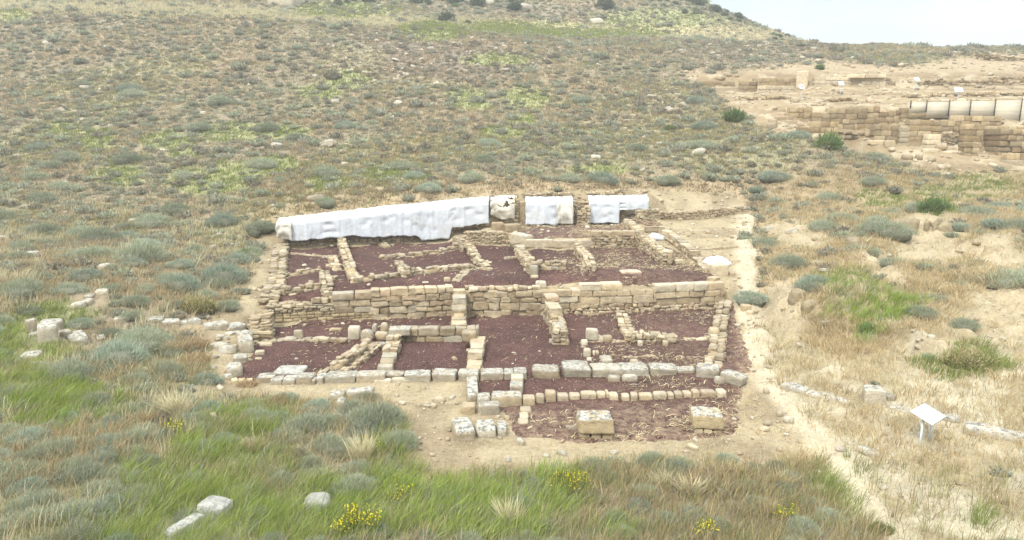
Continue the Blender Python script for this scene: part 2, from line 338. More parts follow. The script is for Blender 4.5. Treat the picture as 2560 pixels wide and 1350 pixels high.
def mat_fabric():
    m, nt, out = newmat('white_geotextile'); c, a = attr(nt); p = pos(nt)
    n1 = noise(nt, 2.0, 5, .6, p); n2 = noise(nt, 60, 3, .7, p)
    col = scalec(nt, c, mul(nt, mr(nt, n1, .3, .7, .9, 1.05), mr(nt, n2, .3, .7, .93, 1.06)))
    mp = N(nt, 'Mapping'); mp.inputs['Scale'].default_value = (1.6, 1.6, .7); L(nt, p, mp.inputs[0])
    n4 = noise(nt, 2.4, 3, .55, mp.outputs[0]); ab = N(nt, 'Math', operation='ABSOLUTE'); sb = N(nt, 'Math', operation='SUBTRACT'); L(nt, n4, sb.inputs[0]); sb.inputs[1].default_value = .5; L(nt, sb.outputs[0], ab.inputs[0])
    cr = mr(nt, ab.outputs[0], 0, .05, 0, 1)
    col = mixc(nt, mr(nt, noise(nt, 1.1, 5, .7, p), .54, .72, 0, .45), col, (.50, .45, .36))
    principled(nt, out, col, .9, ((n1, .35, .08), (cr, .35, .03), (n2, .4, .01))); return m
def mat_plain(name, col, rough=.6, scale=20, var=.12, stretch=None, bump=.2):
    m, nt, out = newmat(name); p = pos(nt)
    if stretch:
        mp = N(nt, 'Mapping'); mp.inputs['Scale'].default_value = stretch; L(nt, p, mp.inputs[0]); p = mp.outputs[0]
    n1 = noise(nt, scale, 5, .65, p)
    cc = N(nt, 'RGB'); cc.outputs[0].default_value = (*col, 1)
    principled(nt, out, scalec(nt, cc.outputs[0], mr(nt, n1, .3, .7, 1-var, 1+var)), rough, ((n1, bump, .01),) if bump else ()); return m
def mat_boards():
    m, nt, out = newmat('bleached_boards'); p = pos(nt); mp = N(nt, 'Mapping'); mp.inputs['Scale'].default_value = (.3, .3, 3); L(nt, p, mp.inputs[0])
    s = N(nt, 'SeparateXYZ'); L(nt, p, s.inputs[0]); f = N(nt, 'Math', operation='FRACT'); L(nt, mul(nt, s.outputs[2], 2.9), f.inputs[0])
    cc = N(nt, 'RGB'); cc.outputs[0].default_value = (.47, .42, .325, 1)
    k = mul(nt, mr(nt, f.outputs[0], .76, .86, 1, .86), mr(nt, noise(nt, 4, 5, .7, mp.outputs[0]), .3, .7, .86, 1.12))
    principled(nt, out, scalec(nt, cc.outputs[0], k), .9); return m
M_GROUND, M_STONE, M_GRAVEL, M_FAB = mat_ground(), mat_stone(), mat_gravel(), mat_fabric()
M_GRASS, M_SHRUB = mat_leaf('grass_blade', .35, 0), mat_leaf('shrub_leaf', .3, .2)
M_STRAW = mat_leaf('dry_straw', .2, .1)
M_WHITE = mat_plain('white_painted_board', (.8, .8, .8), .4, 8, .03)
M_METAL = mat_plain('grey_painted_steel', (.52, .55, .58), .45, 12, .06)
M_POST = mat_plain('dark_timber_post', (.06, .05, .04), .8, 9, .3)
M_BOARD = mat_boards()
M_PINK = mat_plain('printed_red_panel', (.55, .16, .14), .5, 20, .1)
M_PRINT = mat_plain('faded_print', (.62, .63, .64), .5, 40, .15)
M_FLOWER = mat_leaf('yellow_petal', .3, .1)
# ------------------------------------------------------------------ stones
def tmpl(n):
    g = {1: [-1, 1], 2: [-1, 0, 1], 3: [-1, -.55, .55, 1], 4: [-1, -.7, 0, .7, 1], 5: [-1, -.78, -.3, .3, .78, 1], 7: [-1, -.92, .92, 1], 9: [-1, -.93, -.3, .35, .93, 1], 6: [-1, -.8, -.4, 0, .4, .8, 1], 8: [-1, -.86, -.6, -.3, 0, .3, .6, .86, 1]}[n]
    idx = {}; V = []; Q = []
    n = len(g)-1
    def vid(a, b, c):
        if (a, b, c) not in idx: idx[(a, b, c)] = len(V); V.append((g[a], g[b], g[c]))
        return idx[(a, b, c)]
    for ax in range(3):
        for s in (0, n):
            for i in range(n):
                for j in range(n):
                    def f(i, j):
                        k = [0, 0, 0]; k[ax] = s; k[(ax+1) % 3] = i; k[(ax+2) % 3] = j; return vid(*k)
                    q = [f(i, j), f(i+1, j), f(i+1, j+1), f(i, j+1)]
                    Q.append(q if s else q[::-1])
    return np.array(V, float), np.array(Q)
TM = {n: tmpl(n) for n in (1, 2, 3, 4, 5, 6, 7, 8, 9)}
TAN = [(.37,.29,.18),(.41,.325,.205),(.325,.25,.155),(.395,.32,.215),(.305,.24,.155),(.45,.37,.25),(.375,.28,.18)]
GREY = [(.35,.30,.22),(.31,.27,.20),(.385,.335,.25),(.35,.285,.195)]
PALE = [(.45,.39,.285),(.48,.42,.315),(.42,.355,.25)]
def pick(p): return np.array(p[int(RNG.integers(len(p)))])*rnd(.80, 1.14)
def stone_verts(Lx, W, H, k=7, n=3, rough=.06, taper=.06):
    V, Q = TM[n]; v = V/((np.abs(V)**k).sum(1)**(1/k))[:, None]
    v = v+rnd(-1, 1, v.shape)*rough*.5
    ph = rnd(0, 6, 3)
    v = v+np.stack([np.sin(V[:, 1]*2.1+ph[0])+np.sin(V[:, 2]*2+ph[1]), np.sin(V[:, 0]*2.3+ph[1])+np.sin(V[:, 2]*1.7+ph[2]), np.sin(V[:, 0]*2.2+ph[2])+np.sin(V[:, 1]*1.9+ph[0])], 1)*rough*.55
    tp = 1-rnd(0, taper, 2)*(v[:, 2:3]+1)*.5
    v[:, 0] *= tp[:, 0]; v[:, 1] *= tp[:, 1]
    return v*np.array([Lx/2, W/2, H/2]), Q
def stone(mb, c, ang, Lx, W, H, k=7, n=3, rough=.06, col=None, lich=.3, tilt=0.0, taper=.06):
    """a rough stone whose bottom centre is c"""
    v, Q = stone_verts(Lx, W, H, k, n, rough, taper)
    if tilt:
        t = rnd(-tilt, tilt); u = rnd(-tilt, tilt)
        v = v@np.array([[math.cos(t), 0, math.sin(t)], [0, 1, 0], [-math.sin(t), 0, math.cos(t)]])
        v = v@np.array([[1, 0, 0], [0, math.cos(u), math.sin(u)], [0, -math.sin(u), math.cos(u)]])
    ca, sa = math.cos(ang), math.sin(ang)
    x = v[:, 0]*ca-v[:, 1]*sa; y = v[:, 0]*sa+v[:, 1]*ca
    mb.add(np.stack([x+c[0], y+c[1], v[:, 2]+H/2+c[2]], 1), q=Q, col=pick(TAN) if col is None else col, a=lich)
ST = {   # course height, stone length, roundness, roughness, palette, lichen, leaves, height of regularity, template
 'rubble': dict(ch=(.09, .17), ln=(.12, .42), k=12, ro=.19, pal=TAN, li=.35, lv=2, n=3, tilt=.17),
 'small':  dict(ch=(.07, .12), ln=(.10, .30), k=10, ro=.18, pal=TAN, li=.2, lv=2, n=3, tilt=.12),
 'brick':  dict(ch=(.105, .125), ln=(.22, .36), k=22, ro=.03, pal=[(.43,.33,.19),(.46,.36,.22),(.40,.31,.18)], li=.1, lv=1, n=7, tilt=.01),
 'ashlar': dict(ch=(.24, .33), ln=(.5, 1.05), k=34, ro=.055, pal=TAN[:5]+[(.38,.325,.235)], li=.45, lv=1, n=9, tilt=.012),
 'slab':   dict(ch=(.36, .42), ln=(.9, 1.7), k=40, ro=.018, pal=[(.45,.37,.25),(.42,.34,.23),(.47,.39,.27)], li=.5, lv=1, n=9, tilt=.005),
 'big':    dict(ch=(.18, .31), ln=(.28, .75), k=26, ro=.10, pal=TAN+[(.37,.32,.235)], li=.35, lv=1, n=9, tilt=.03),
 'far':    dict(ch=(.40, .46), ln=(.5, 1.0), k=40, ro=.03, pal=[(.285,.21,.115),(.33,.25,.145),(.25,.18,.10),(.36,.28,.17),(.28,.215,.13)], li=.15, lv=1, n=7, tilt=.012),
 'farrub': dict(ch=(.22, .34), ln=(.35, .8), k=10, ro=.12, pal=[(.29,.215,.125),(.34,.265,.165),(.25,.19,.115)], li=.2, lv=1, n=7, tilt=.06),
}
def wall(name, label, pts, h, t, layers, zb=None, cat='wall', group=None, cap=None, sink=.06, ragged=.25, zoff=None, core=True):
    """a stone wall along pts (world xy); h: one height or one per point; layers: [(style, up to this height)]"""
    pts = [np.array(p, float)[:2] for p in pts]
    hs = [h]*len(pts) if np.isscalar(h) else list(h)
    seg = [float(np.hypot(*(pts[i+1]-pts[i]))) for i in range(len(pts)-1)]
    S = np.concatenate([[0], np.cumsum(seg)]); X = np.array([p[0] for p in pts]); Y = np.array([p[1] for p in pts])
    gz = np.array([float(tz(p[0], p[1])) for p in pts]) if zb is None else (np.array([zb]*len(pts)) if np.isscalar(zb) else np.array(zb))
    ss = np.linspace(0, S[-1], max(2, int(S[-1]/.3)))
    def base(s):
        x = np.interp(s, S, X); y = np.interp(s, S, Y)
        return float(np.interp(s, S, gz)) if zb is not None else float(tz(x, y))
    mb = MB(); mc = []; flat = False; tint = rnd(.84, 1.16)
    for i in range(len(seg)):
        d = (pts[i+1]-pts[i])/seg[i]; nrm = np.array([-d[1], d[0]]); ang0 = math.atan2(d[1], d[0])
        hmax = max(hs[i], hs[i+1]); z = -sink
        while z < hmax-.03:
            st = next((ST[s] for s, top in layers if z < top-.02), ST[layers[-1][0]])
            ch = rnd(*st['ch'])
            if z+ch > hmax and hmax-z < st['ch'][0]*.6: break
            for leaf in range(st['lv']):
                w = t/st['lv']; off = (leaf-(st['lv']-1)/2)*w
                s = -rnd(0, .08)
                while s < seg[i]:
                    ln = rnd(*st['ln']); ln = min(ln, seg[i]-s+.06)
                    if ln < .07: break
                    sm = s+ln/2; hh = hs[i]+(hs[i+1]-hs[i])*min(max(sm/seg[i], 0), 1)
                    s2 = S[i]+min(max(sm, 0), seg[i])
                    top = z+ch >= hh-.02
                    if z+ch*.45 <= hh and not (top and st['ch'][1] < .25 and rnd() < ragged and z > 0):
                        p = pts[i]+d*sm+nrm*(off+rnd(-.02, .02))
                        c = (p[0], p[1], base(s2)+z)
                        rg = st['lv'] == 2; a = (c, ang0+rnd(-1, 1)*st['tilt']*(1.4 if rg else .8), ln*rnd(.94, .99), w*(rnd(.75, 1.25) if rg else rnd(.92, 1.05)), ch*(rnd(.75, 1.3) if rg else rnd(.93, 1.0)))
                        kw = dict(k=st['k'], n=st['n'], rough=st['ro'], col=pick(st['pal'])*tint*(1.16 if top and zb is not None else 1), lich=st['li']*rnd(.4, 1.4), tilt=st['tilt'])  # top course paler: weathered stone, with sunlit brightness also put into its colour
                        if cap and top and ln > .3: mc.append((a, kw))
                        else: stone(mb, *a, **kw)
                    s += ln
            z += ch
        if core:
            v = []; 
            for sx in (0, 1):
                p = pts[i+sx]; hh = max(.03, hs[i+sx]-.10); b = base(S[i+sx])
                for so in (-1, 1):
                    for zz in (-.15, hh): v.append((p[0]+nrm[0]*so*t*.36+d[0]*(.05 if sx == 0 else -.05), p[1]+nrm[1]*so*t*.36+d[1]*(.05 if sx == 0 else -.05), b+zz))
            mb.add(v, q=[(0, 4, 5, 1), (2, 3, 7, 6), (1, 5, 7, 3), (0, 1, 3, 2), (4, 6, 7, 5), (0, 2, 6, 4)], col=(.36, .28, .17), a=0)
    org = (float(np.mean(X)), float(np.mean(Y)), float(base(S[-1]/2)))
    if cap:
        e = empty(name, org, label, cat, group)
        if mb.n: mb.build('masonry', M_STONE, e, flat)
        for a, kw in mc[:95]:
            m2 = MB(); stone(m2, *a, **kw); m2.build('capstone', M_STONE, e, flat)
        return e
    o = mb.build(name, M_STONE, None, flat, origin=org)
    return tag(o, label, cat, group)
def line(h, *pp): return [at(px, py, h) for px, py in pp]
def block(name, label, x0, x1, yb, h, d, cat='stone block', group=None, pal=GREY, lich=1.0, k=7, n=8, rough=.035, rot=None, lift=0.0, yb2=None, parent=None, col=None, sink=.06, z=None, tilt=0, taper=.06):
    """a block whose front bottom edge runs between two pixels of the ground"""
    hh = lift
    a = at(x0, yb, hh); b = at(x1, yb if yb2 is None else yb2, hh); dv = b-a; Lx = float(np.hypot(*dv)); ang = math.atan2(dv[1], dv[0]) if rot is None else rot
    nrm = np.array([-math.sin(ang), math.cos(ang)]); c = (a+b)/2+nrm*d/2
    zz = float(min(tz(*a), tz(*b), tz(*c)))+lift-sink if z is None else z
    mb = MB(); stone(mb, (0, 0, 0), ang, Lx, d, h+sink, k, n, rough, pick(pal) if col is None else col, lich, tilt, taper)
    o = mb.build(name, M_STONE, parent, True)
    if parent is not None: o.location = (c[0]-parent.location[0], c[1]-parent.location[1], zz-parent.location[2]); return o
    o.location = (c[0], c[1], zz)
    return tag(o, label, cat, group)
# ------------------------------------------------------------------ world, sun, camera
def world():
    w = bpy.data.worlds.new('World'); bpy.context.scene.world = w; w.use_nodes = True; nt = w.node_tree; nt.nodes.clear()
    out = N(nt, 'OutputWorld'); bg = N(nt, 'Background'); sky = N(nt, 'TexSky'); sky.sky_type = 'NISHITA'; sky.sun_disc = False
    sky.sun_elevation = math.radians(SUN_EL); sky.sun_rotation = math.radians(SUN_ROT); sky.air_density = 1.0; sky.dust_density = 2.0
    tc = N(nt, 'TexCoord'); mp = N(nt, 'Mapping'); mp.inputs['Scale'].default_value = (1.2, 1.2, 4.5); L(nt, tc.outputs['Generated'], mp.inputs[0])
    n1 = noise(nt, 2.6, 6, .55, mp.outputs[0])
    f = mr(nt, n1, .38, .60, .15, .97)
    # thin high cloud in front of the blue
    col = mixc(nt, f, mixc(nt, .8, sky.outputs[0], (3.8, 4.45, 4.65)), (4.95, 5.05, 5.0))
    sx = N(nt, 'SeparateXYZ'); L(nt, tc.outputs['Generated'], sx.inputs[0])
    col = scalec(nt, col, mr(nt, sx.outputs[2], .18, .75, 1, 3.2))      # an overcast sky is brightest overhead
    L(nt, col, bg.inputs[0]); bg.inputs[1].default_value = SKY_STR; L(nt, bg.outputs[0], out.inputs[0])
SUN_EL, SUN_AZ, SKY_STR, SUN_STR, EXPO = 52, -150, .095, 2.1, 1.06
SUN_ROT = SUN_AZ
def lights():
    world()
    l = bpy.data.lights.new('sun', 'SUN'); l.energy = SUN_STR; l.angle = math.radians(10); l.color = (1, .96, .88)
    o = bpy.data.objects.new('sun', l); C.objects.link(o)
    # direction towards the sun: azimuth measured clockwise from +Y
    az, el = math.radians(SUN_AZ), math.radians(SUN_EL)
    from mathutils import Vector
    d = Vector((math.sin(az)*math.cos(el), math.cos(az)*math.cos(el), math.sin(el)))
    o.rotation_euler = d.to_track_quat('Z', 'Y').to_euler()
    o.location = d*50
    cam = bpy.data.cameras.new('camera'); co = bpy.data.objects.new('camera', cam); C.objects.link(co)
    cam.sensor_width = 36; cam.lens = 36*F/2560; cam.clip_start = .1; cam.clip_end = 6000
    co.location = (0, 0, CH); co.rotation_euler = (math.pi/2-PITCH, 0, 0)
    sc = bpy.context.scene; sc.camera = co
    sc.view_settings.view_transform = 'Standard'; sc.view_settings.look = 'None'; sc.view_settings.exposure = EXPO; sc.view_settings.gamma = 1
    sc.cycles.max_bounces = 5; sc.cycles.diffuse_bounces = 3; sc.cycles.transparent_max_bounces = 4; sc.cycles.use_denoising = True
    sc.render.resolution_x = 1024; sc.render.resolution_y = 540
lights()

def haze(dens=.0012):
    V, Q = tmpl(1); mb = MB(); lo = np.array([-430, -75, float(ZB.min())-1]); hi = np.array([430, 530, max(float(ZB.max())+2, CH+2)])
    mb.add((V+1)/2*(hi-lo)+lo, q=Q); m, nt, out = newmat('pale_air'); v = N(nt, 'VolumePrincipled'); v.inputs['Density'].default_value = dens; v.inputs['Color'].default_value = (.93, .96, .98, 1); v.inputs['Anisotropy'].default_value = .2
    L(nt, v.outputs[0], out.inputs['Volume']); tag(mb.build('haze', m), kind='stuff')
    bpy.context.scene.cycles.volume_bounces = 0
haze()
# ------------------------------------------------------------------ where what grows
BANKS = [[(1890,775),(1925,705),(1985,688),(2020,755),(2035,800),(2010,865),(1955,835)],
 [(2225,605),(2270,545),(2320,535),(2400,560),(2425,625),(2380,660),(2250,655)],
 [(2425,640),(2465,585),(2530,582),(2580,670),(2450,670)], [(2285,868),(2320,838),(2370,850),(2390,885),(2300,900)],
 [(2430,735),(2500,715),(2600,705),(2600,860),(2470,850),(2410,800)], [(2150,640),(2190,625),(2290,690),(2230,705)], [(1905,560),(2000,550),(2080,590),(2060,625),(1960,620)]]
GREENS = [(48,905,75,85),(140,878,60,22),(50,850,70,25),(60,960,110,35),(150,1000,75,40),(110,1045,85,42),(230,1010,80,30),(372,1195,90,50),(540,1250,240,70),(610,1055,120,42),(380,1330,200,50),(760,1300,260,75),(1050,1300,300,65),(1040,1175,105,75),(1200,1235,130,48),(1400,1185,65,30),(1340,1260,90,60),(520,1130,90,40),(620,1180,130,60),(1500,1330,60,25),
 (420,350,62,24),(240,352,48,30),(520,458,100,32),(600,425,80,24),(690,410,60,20),(300,440,60,22),(820,458,55,18),(1040,442,40,15),(1500,426,70,17),(1320,245,60,26),(1170,240,50,18),(1180,262,40,14),(960,437,45,15),(590,330,100,22),(700,330,70,18),(160,322,38,18),(860,25,130,22),(1080,75,90,26),(1300,70,150,18),(1650,50,160,28),(1500,83,220,12),(130,790,100,36),(80,815,70,30),(1250,330,60,16),(870,200,60,24),(800,230,60,18),(1240,150,80,16),(30,40,50,16),(1300,300,40,16),(460,385,40,12),
 (2120,702,80,30),(2190,765,110,40),(2175,830,25,24),(2250,780,60,24),(2200,497,70,24),(2330,480,50,18),(2450,470,80,30),(2085,1195,55,45),(2120,1250,40,40),(2410,905,90,40),(2330,900,40,14),(2350,520,60,24),(2460,1310,40,20),(1640,820,0,0)]
LUSH = set(range(0, 20)) | {50, 51, 52, 54, 56}
STONY = (1060, 150, 330, 80)
TR = [(1862,560),(1868,650),(1866,720),(1872,775),(1890,850),(1900,920),(1950,1000),(2020,1070),(2095,1150),(2160,1240),(2230,1340)]
def ell(px, py, e):
    if e[2] == 0: return np.full(np.shape(px), -9.)
    return 1-np.sqrt(((px-e[0])/e[2])**2+((py-e[1])/e[3])**2)
def zones(px, py, wx, wy):
    d = np.clip(1730/np.maximum(np.hypot(wx, wy), 8), 15, 140)
    a = (fbm(wx*.45, wy*.45, 5)-.5)*d*2.2; b = (fbm(wx*.45, wy*.45, 6)-.5)*d*1.1
    qx, qy = px+a, py+b
    z = {}
    sr = sdist(RUIN, px+a*.35, py+b*.3); z['ruin'] = sstep(-14, 10, sr); z['redge'] = sstep(-70, -10, sr)
    z['exc'] = sstep(-14, 12, sdist(EXC, px+a*.5, py+b*.3)); z['sandy'] = sstep(-25, 25, sdist(SANDY, qx, qy))
    bk = np.zeros(np.shape(px))
    for p in BANKS: bk = np.maximum(bk, sstep(-8, 8, sdist(p, px+a*.5, py+b*.4)))
    z['bank'] = bk*(1-z['ruin']); tk = np.full(np.shape(px), 1e9)
    for (ax, ay), (bx, by) in zip(TR, TR[1:]):
        t = np.clip(((px-ax)*(bx-ax)+(py-ay)*(by-ay))/((bx-ax)**2+(by-ay)**2), 0, 1); tk = np.minimum(tk, np.hypot(px-ax-t*(bx-ax), py-ay-t*(by-ay)))
    z['track'] = sstep(40, 14, tk)
    g = np.full(np.shape(px), -9.); lush = np.full(np.shape(px), -9.)
    for i, e in enumerate(GREENS):
        v = ell(px+a*.6, py+b*.45, e); g = np.maximum(g, v)
        if i in LUSH: lush = np.maximum(lush, v)
    z['green'] = sstep(-.40, .30, g+(fbm(wx*1.3, wy*1.3, 19)-.5)*.5); z['lush'] = sstep(-.40, .30, lush)
    z['right'] = sstep(1880, 1960, px)*sstep(400, 450, py)*(1-sstep(1150, 1200, py+0*px))
    z['stony'] = sstep(-.1, .5, ell(qx, qy, STONY))+.55*sstep(0, .5, ell(qx, qy, (1900, 135, 320, 45)))+.5*sstep(0, .5, ell(qx, qy, (1680, 250, 110, 70)))
    z['front'] = sstep(1150, 1180, py)*sstep(1320, 1420, px)
    bl = 20+15*np.interp(px, [0, 600, 1000, 1400, 1980], [0, 1, 2.6, 4.0, 4.8])
    z['bench'] = sstep(26, 6, np.abs(py-bl+6+b*.1))*sstep(2050, 1950, px)
    z['top'] = sstep(4, -12, py-bl)
    z['behind'] = sstep(430, 470, py)*sstep(620, 700, px)*sstep(1900, 1840, px)*sstep(560, 540, py)
    z['leftmid'] = sstep(455, 500, py)*sstep(660, 600, px)
    z['sage'] = fbm(wx*.22, wy*.22, 11, 3); z['mead'] = sstep(.54, .66, fbm(wx*.11+3, wy*.11, 17, 3)); z['dry'] = fbm(wx*.16+9, wy*.16, 12, 3); z['n'] = fbm(wx*.9, wy*.9, 13, 3)
    z['strat'] = fbm(wx*.12, wy*.9, 15, 4); z['py'] = py
    return z
def lerp(a, b, t): return a*(1-t[..., None])+np.array(b)*t[..., None]
KEEP = [(110,838,80,36),(200,852,36,26),(72,897,46,22),(440,810,70,12),(300,803,34,12),(222,754,56,34),(425,1320,44,40),(520,1286,50,34),(790,1264,40,30),(80,640,30,16),(2300,560,90,26),(2185,998,50,26),(1975,985,60,14)]
def keepout(px, py):
    k = np.zeros(np.shape(px))
    for q in KEEP: k = np.maximum(k, sstep(-.05, .25, ell(px, py, q)))
    return k
def soil(z):
    c = np.zeros(z['n'].shape+(3,))+np.array((.22, .182, .122))
    c = lerp(c, (.25, .195, .13), sstep(.42, .6, z['dry'])*.8)
    c = lerp(c, (.18, .142, .108), np.clip(z['stony'], 0, 1)*.85)
    c = lerp(c, (.25, .245, .12), z['green']*.85)
    c = lerp(c, (.28, .265, .15), z['mead']*.5)
    c = lerp(c, (.27, .21, .125), z['right']*.85)
    c = lerp(c, (.40, .33, .19), z['bench']*.8)
    c = lerp(c, (.36, .27, .16), z['redge']*.7)
    c = lerp(c, (.295, .24, .152), z['ruin']); c = lerp(c, (.20, .152, .095), z['ruin']*sstep(.5, .66, z['n'])*.7)
    c = lerp(c, (.25, .19, .112), z['exc']); c = lerp(c, (.18, .13, .075), z['exc']*sstep(.42, .58, z['strat'])*.85); c = lerp(c, (.36, .30, .205), z['exc']*sstep(.56, .66, z['n'])*.7)
    c = lerp(c, (.29, .225, .145), z['exc']*sstep(190, 175, z['py'])*.8)
    c = lerp(c, (.275, .225, .14), z['sandy'])
    c = lerp(c, (.38, .335, .24), z['sandy']*sstep(.46, .58, z['n'])*.85)
    c = lerp(c, (.31, .255, .165), z['bank']); c = lerp(c, (.36, .29, .19), z['bank']*sstep(.48, .62, z['n'])*.7)
    return c
PX, PY = PXM, PYM = pxz(MX, MY, ZB)
zt = zones(np.clip(PX, -400, 3000), np.clip(PY, -300, 1500), MX, MY)
SC_ = soil(zt)
# pale worn track beside the ruin
trk = np.full(MX.shape, 1e9)
TR = [(1862,560),(1868,650),(1866,720),(1872,775),(1890,850),(1900,920),(1950,1000),(2020,1070),(2095,1150),(2160,1240),(2230,1340)]
for (ax, ay), (bx, by) in zip(TR, TR[1:]):
    t = np.clip(((PX-ax)*(bx-ax)+(PY-ay)*(by-ay))/((bx-ax)**2+(by-ay)**2), 0, 1)
    trk = np.minimum(trk, np.hypot(PX-ax-t*(bx-ax), PY-ay-t*(by-ay)))
trk = sstep(42, 12, trk+(zt['n']-.5)*44)
SC_ = lerp(SC_, (.42, .36, .255), trk*.9)
def build_ground():
    mb = MB(); ny, nx = MX.shape
    i = np.arange(ny*nx).reshape(ny, nx)
    q = np.stack([i[:-1, :-1], i[:-1, 1:], i[1:, 1:], i[1:, :-1]], -1).reshape(-1, 4)
    mb.add(np.stack([MX, MY, ZB], -1).reshape(-1, 3), q=q, col=SC_.reshape(-1, 3))
    al = np.clip(.25+zt['stony']*.9+zt['exc']*.6+zt['ruin']*.3, 0, 1)
    mb.c[0][:, 3] = al.ravel()
    tag(mb.build('ground', M_GROUND, None, True), kind='structure')
build_ground()
# ------------------------------------------------------------------ red gravel floors
GR_LOW = [(672,812),(760,808),(930,800),(1130,788),(1360,788),(1630,776),(1800,769),(1835,768),(1862,850),(1872,930),(1850,1000),(1835,1085),(1700,1106),(1500,1106),(1400,1100),(1300,1088),(1275,1050),(1250,1022),(1185,1012),(1172,948),(900,948),(740,950),(592,950),(628,870)]
GR_UP = [(690,762),(825,752),(1000,727),(1345,719),(1800,719),(1768,668),(1700,655),(1640,640),(1596,618),(1480,624),(1310,628),(1270,614),(1168,614),(1140,600),(1000,608),(842,618),(722,624),(708,680)]
GR_BACK = [(1290,572),(1400,560),(1540,560),(1596,574),(1592,584),(1475,596),(1312,600)]
GR_SIDE = [(1570,538),(1620,540),(1665,565),(1620,566),(1585,556)]
GR_COR = [(1632,606),(1690,625),(1738,662),(1715,668),(1660,635)]
def gravel(poly, straw, up=.035):
    w = np.array([at(x, y) for x, y in poly])
    x0, y0 = w.min(0)-.3; x1, y1 = w.max(0)+.3; st = .09
    xs = np.arange(x0, x1, st); ys = np.arange(y0, y1, st); X, Y = np.meshgrid(xs, ys)
    sd = sdist(w, X, Y)+(fbm(X*1.6, Y*1.6, 40)-.5)*.45+(fbm(X*6, Y*6, 41)-.5)*.18
    Z = tz(X, Y)+np.clip(sd*.25, -.05, up)+(fbm(X*5, Y*5, 42)-.5)*.016
    ok = sd > -.2; cell = ok[:-1, :-1] & ok[1:, :-1] & ok[:-1, 1:] & ok[1:, 1:]
    i = np.arange(X.size).reshape(X.shape)
    q = np.stack([i[:-1, :-1], i[:-1, 1:], i[1:, 1:], i[1:, :-1]], -1)[cell]
    used = np.unique(q); mp = np.full(X.size, -1); mp[used] = np.arange(len(used))
    px, py = pxz(X, Y, Z)
    al = np.clip(.6*straw(px, py)+.22*sstep(.4, -.1, sd), 0, 1).ravel()[used]
    br = (fbm(X*.5, Y*.5, 44)-.5).ravel()[used]
    return np.stack([X, Y, Z], -1).reshape(-1, 3)[used], mp[q], al, br
def build_gravel():
    mb = MB()
    for poly, f in ((GR_LOW, lambda x, y: .1+.35*sstep(1250, 1800, x)+1.0*sstep(995, 1040, y)+.6*sstep(1815, 1850, x)), (GR_UP, lambda x, y: .08+.4*sstep(1350, 1550, x)),
                    (GR_BACK, lambda x, y: .75+0*x), (GR_SIDE, lambda x, y: .7+0*x), (GR_COR, lambda x, y: .8+0*x)):
        v, q, al, br = gravel(poly, f)
        col = np.array((.064, .032, .028))*(1+br[:, None]*.7)
        mb.add(v, q=q, col=col); mb.c[-1][:, 3] = al
    tag(mb.build('red_gravel', M_GRAVEL, None, True), 'dark red lava gravel spread over the floors of the ruin', 'gravel', kind='stuff')
build_gravel()
# ------------------------------------------------------------------ blades
def blades(base, h, n, spread, w, lean, col, wind=(.25, .1), two=True, var=.18, curl=.35, cols=None):
    """tufts -> arrays (verts, quads, tris, colours). base (m,3); h,spread,w,lean per tuft; n blades each"""
    m = len(base); k = m*n; rep = np.repeat(np.arange(m), n)
    r = np.sqrt(rnd(0, 1, k))*spread[rep]; th = rnd(0, 2*np.pi, k)
    dx, dy = np.cos(th), np.sin(th)
    b = base[rep]+np.stack([dx*r, dy*r, np.zeros(k)], 1)
    hh = h[rep]*rnd(.55, 1.15, k); ln = lean[rep]*rnd(.3, 1.3, k)
    ox = (dx*ln+wind[0])*hh; oy = (dy*ln+wind[1])*hh
    fa = rnd(0, np.pi, k); ww = w[rep]*rnd(.7, 1.3, k)*.5
    sx, sy = np.cos(fa)*ww, np.sin(fa)*ww
    side = np.stack([sx, sy, np.zeros(k)], 1)
    tip = b+np.stack([ox, oy, hh], 1)
    c = (cols[rep] if cols is not None else np.broadcast_to(col, (k, 3)))*rnd(1-var, 1+var, (k, 1))
    if two:
        mid = b+np.stack([ox*curl, oy*curl, hh*.58], 1)
        v = np.stack([b-side, b+side, mid+side*.75, mid-side*.75, tip], 1).reshape(-1, 3)
        i = np.arange(k)*5
        return v, np.stack([i, i+1, i+2, i+3], 1), np.stack([i+3, i+2, i+4], 1), np.repeat(c, 5, 0)
    v = np.stack([b-side, b+side, tip], 1).reshape(-1, 3); i = np.arange(k)*3
    return v, None, np.stack([i, i+1, i+2], 1), np.repeat(c, 3, 0)
def palette(p, m, var=.12): 
    p = np.array(p); return p[RNG.integers(len(p), size=m)]*rnd(1-var, 1+var, (m, 1))
C_GREEN = [(.175,.215,.055),(.21,.245,.065),(.155,.19,.055),(.24,.26,.095),(.195,.215,.085)]
C_LUSH = [(.215,.295,.055),(.265,.34,.068),(.18,.25,.05),(.31,.355,.095),(.26,.285,.11)]
C_TAN = [(.40,.32,.18),(.46,.38,.23),(.36,.27,.15),(.42,.36,.22),(.33,.25,.14)]
C_GOLD = [(.43,.335,.185),(.48,.40,.24),(.39,.285,.15),(.44,.34,.195),(.50,.43,.28)]
C_RED = [(.28,.19,.11),(.32,.225,.135),(.36,.27,.165),(.24,.175,.11)]
C_SAGE = [(.27,.275,.20),(.31,.315,.24),(.23,.235,.165),(.34,.34,.27)]
C_PURP = [(.24,.195,.155),(.28,.23,.18),(.20,.165,.13)]
C_SAGE2 = [(.275,.30,.20),(.315,.335,.235),(.235,.255,.165),(.35,.365,.275)]
C_OLIVE = [(.25,.24,.10),(.29,.275,.13),(.21,.205,.09)]
C_PALE = [(.50,.44,.28),(.46,.40,.24),(.55,.50,.34)]
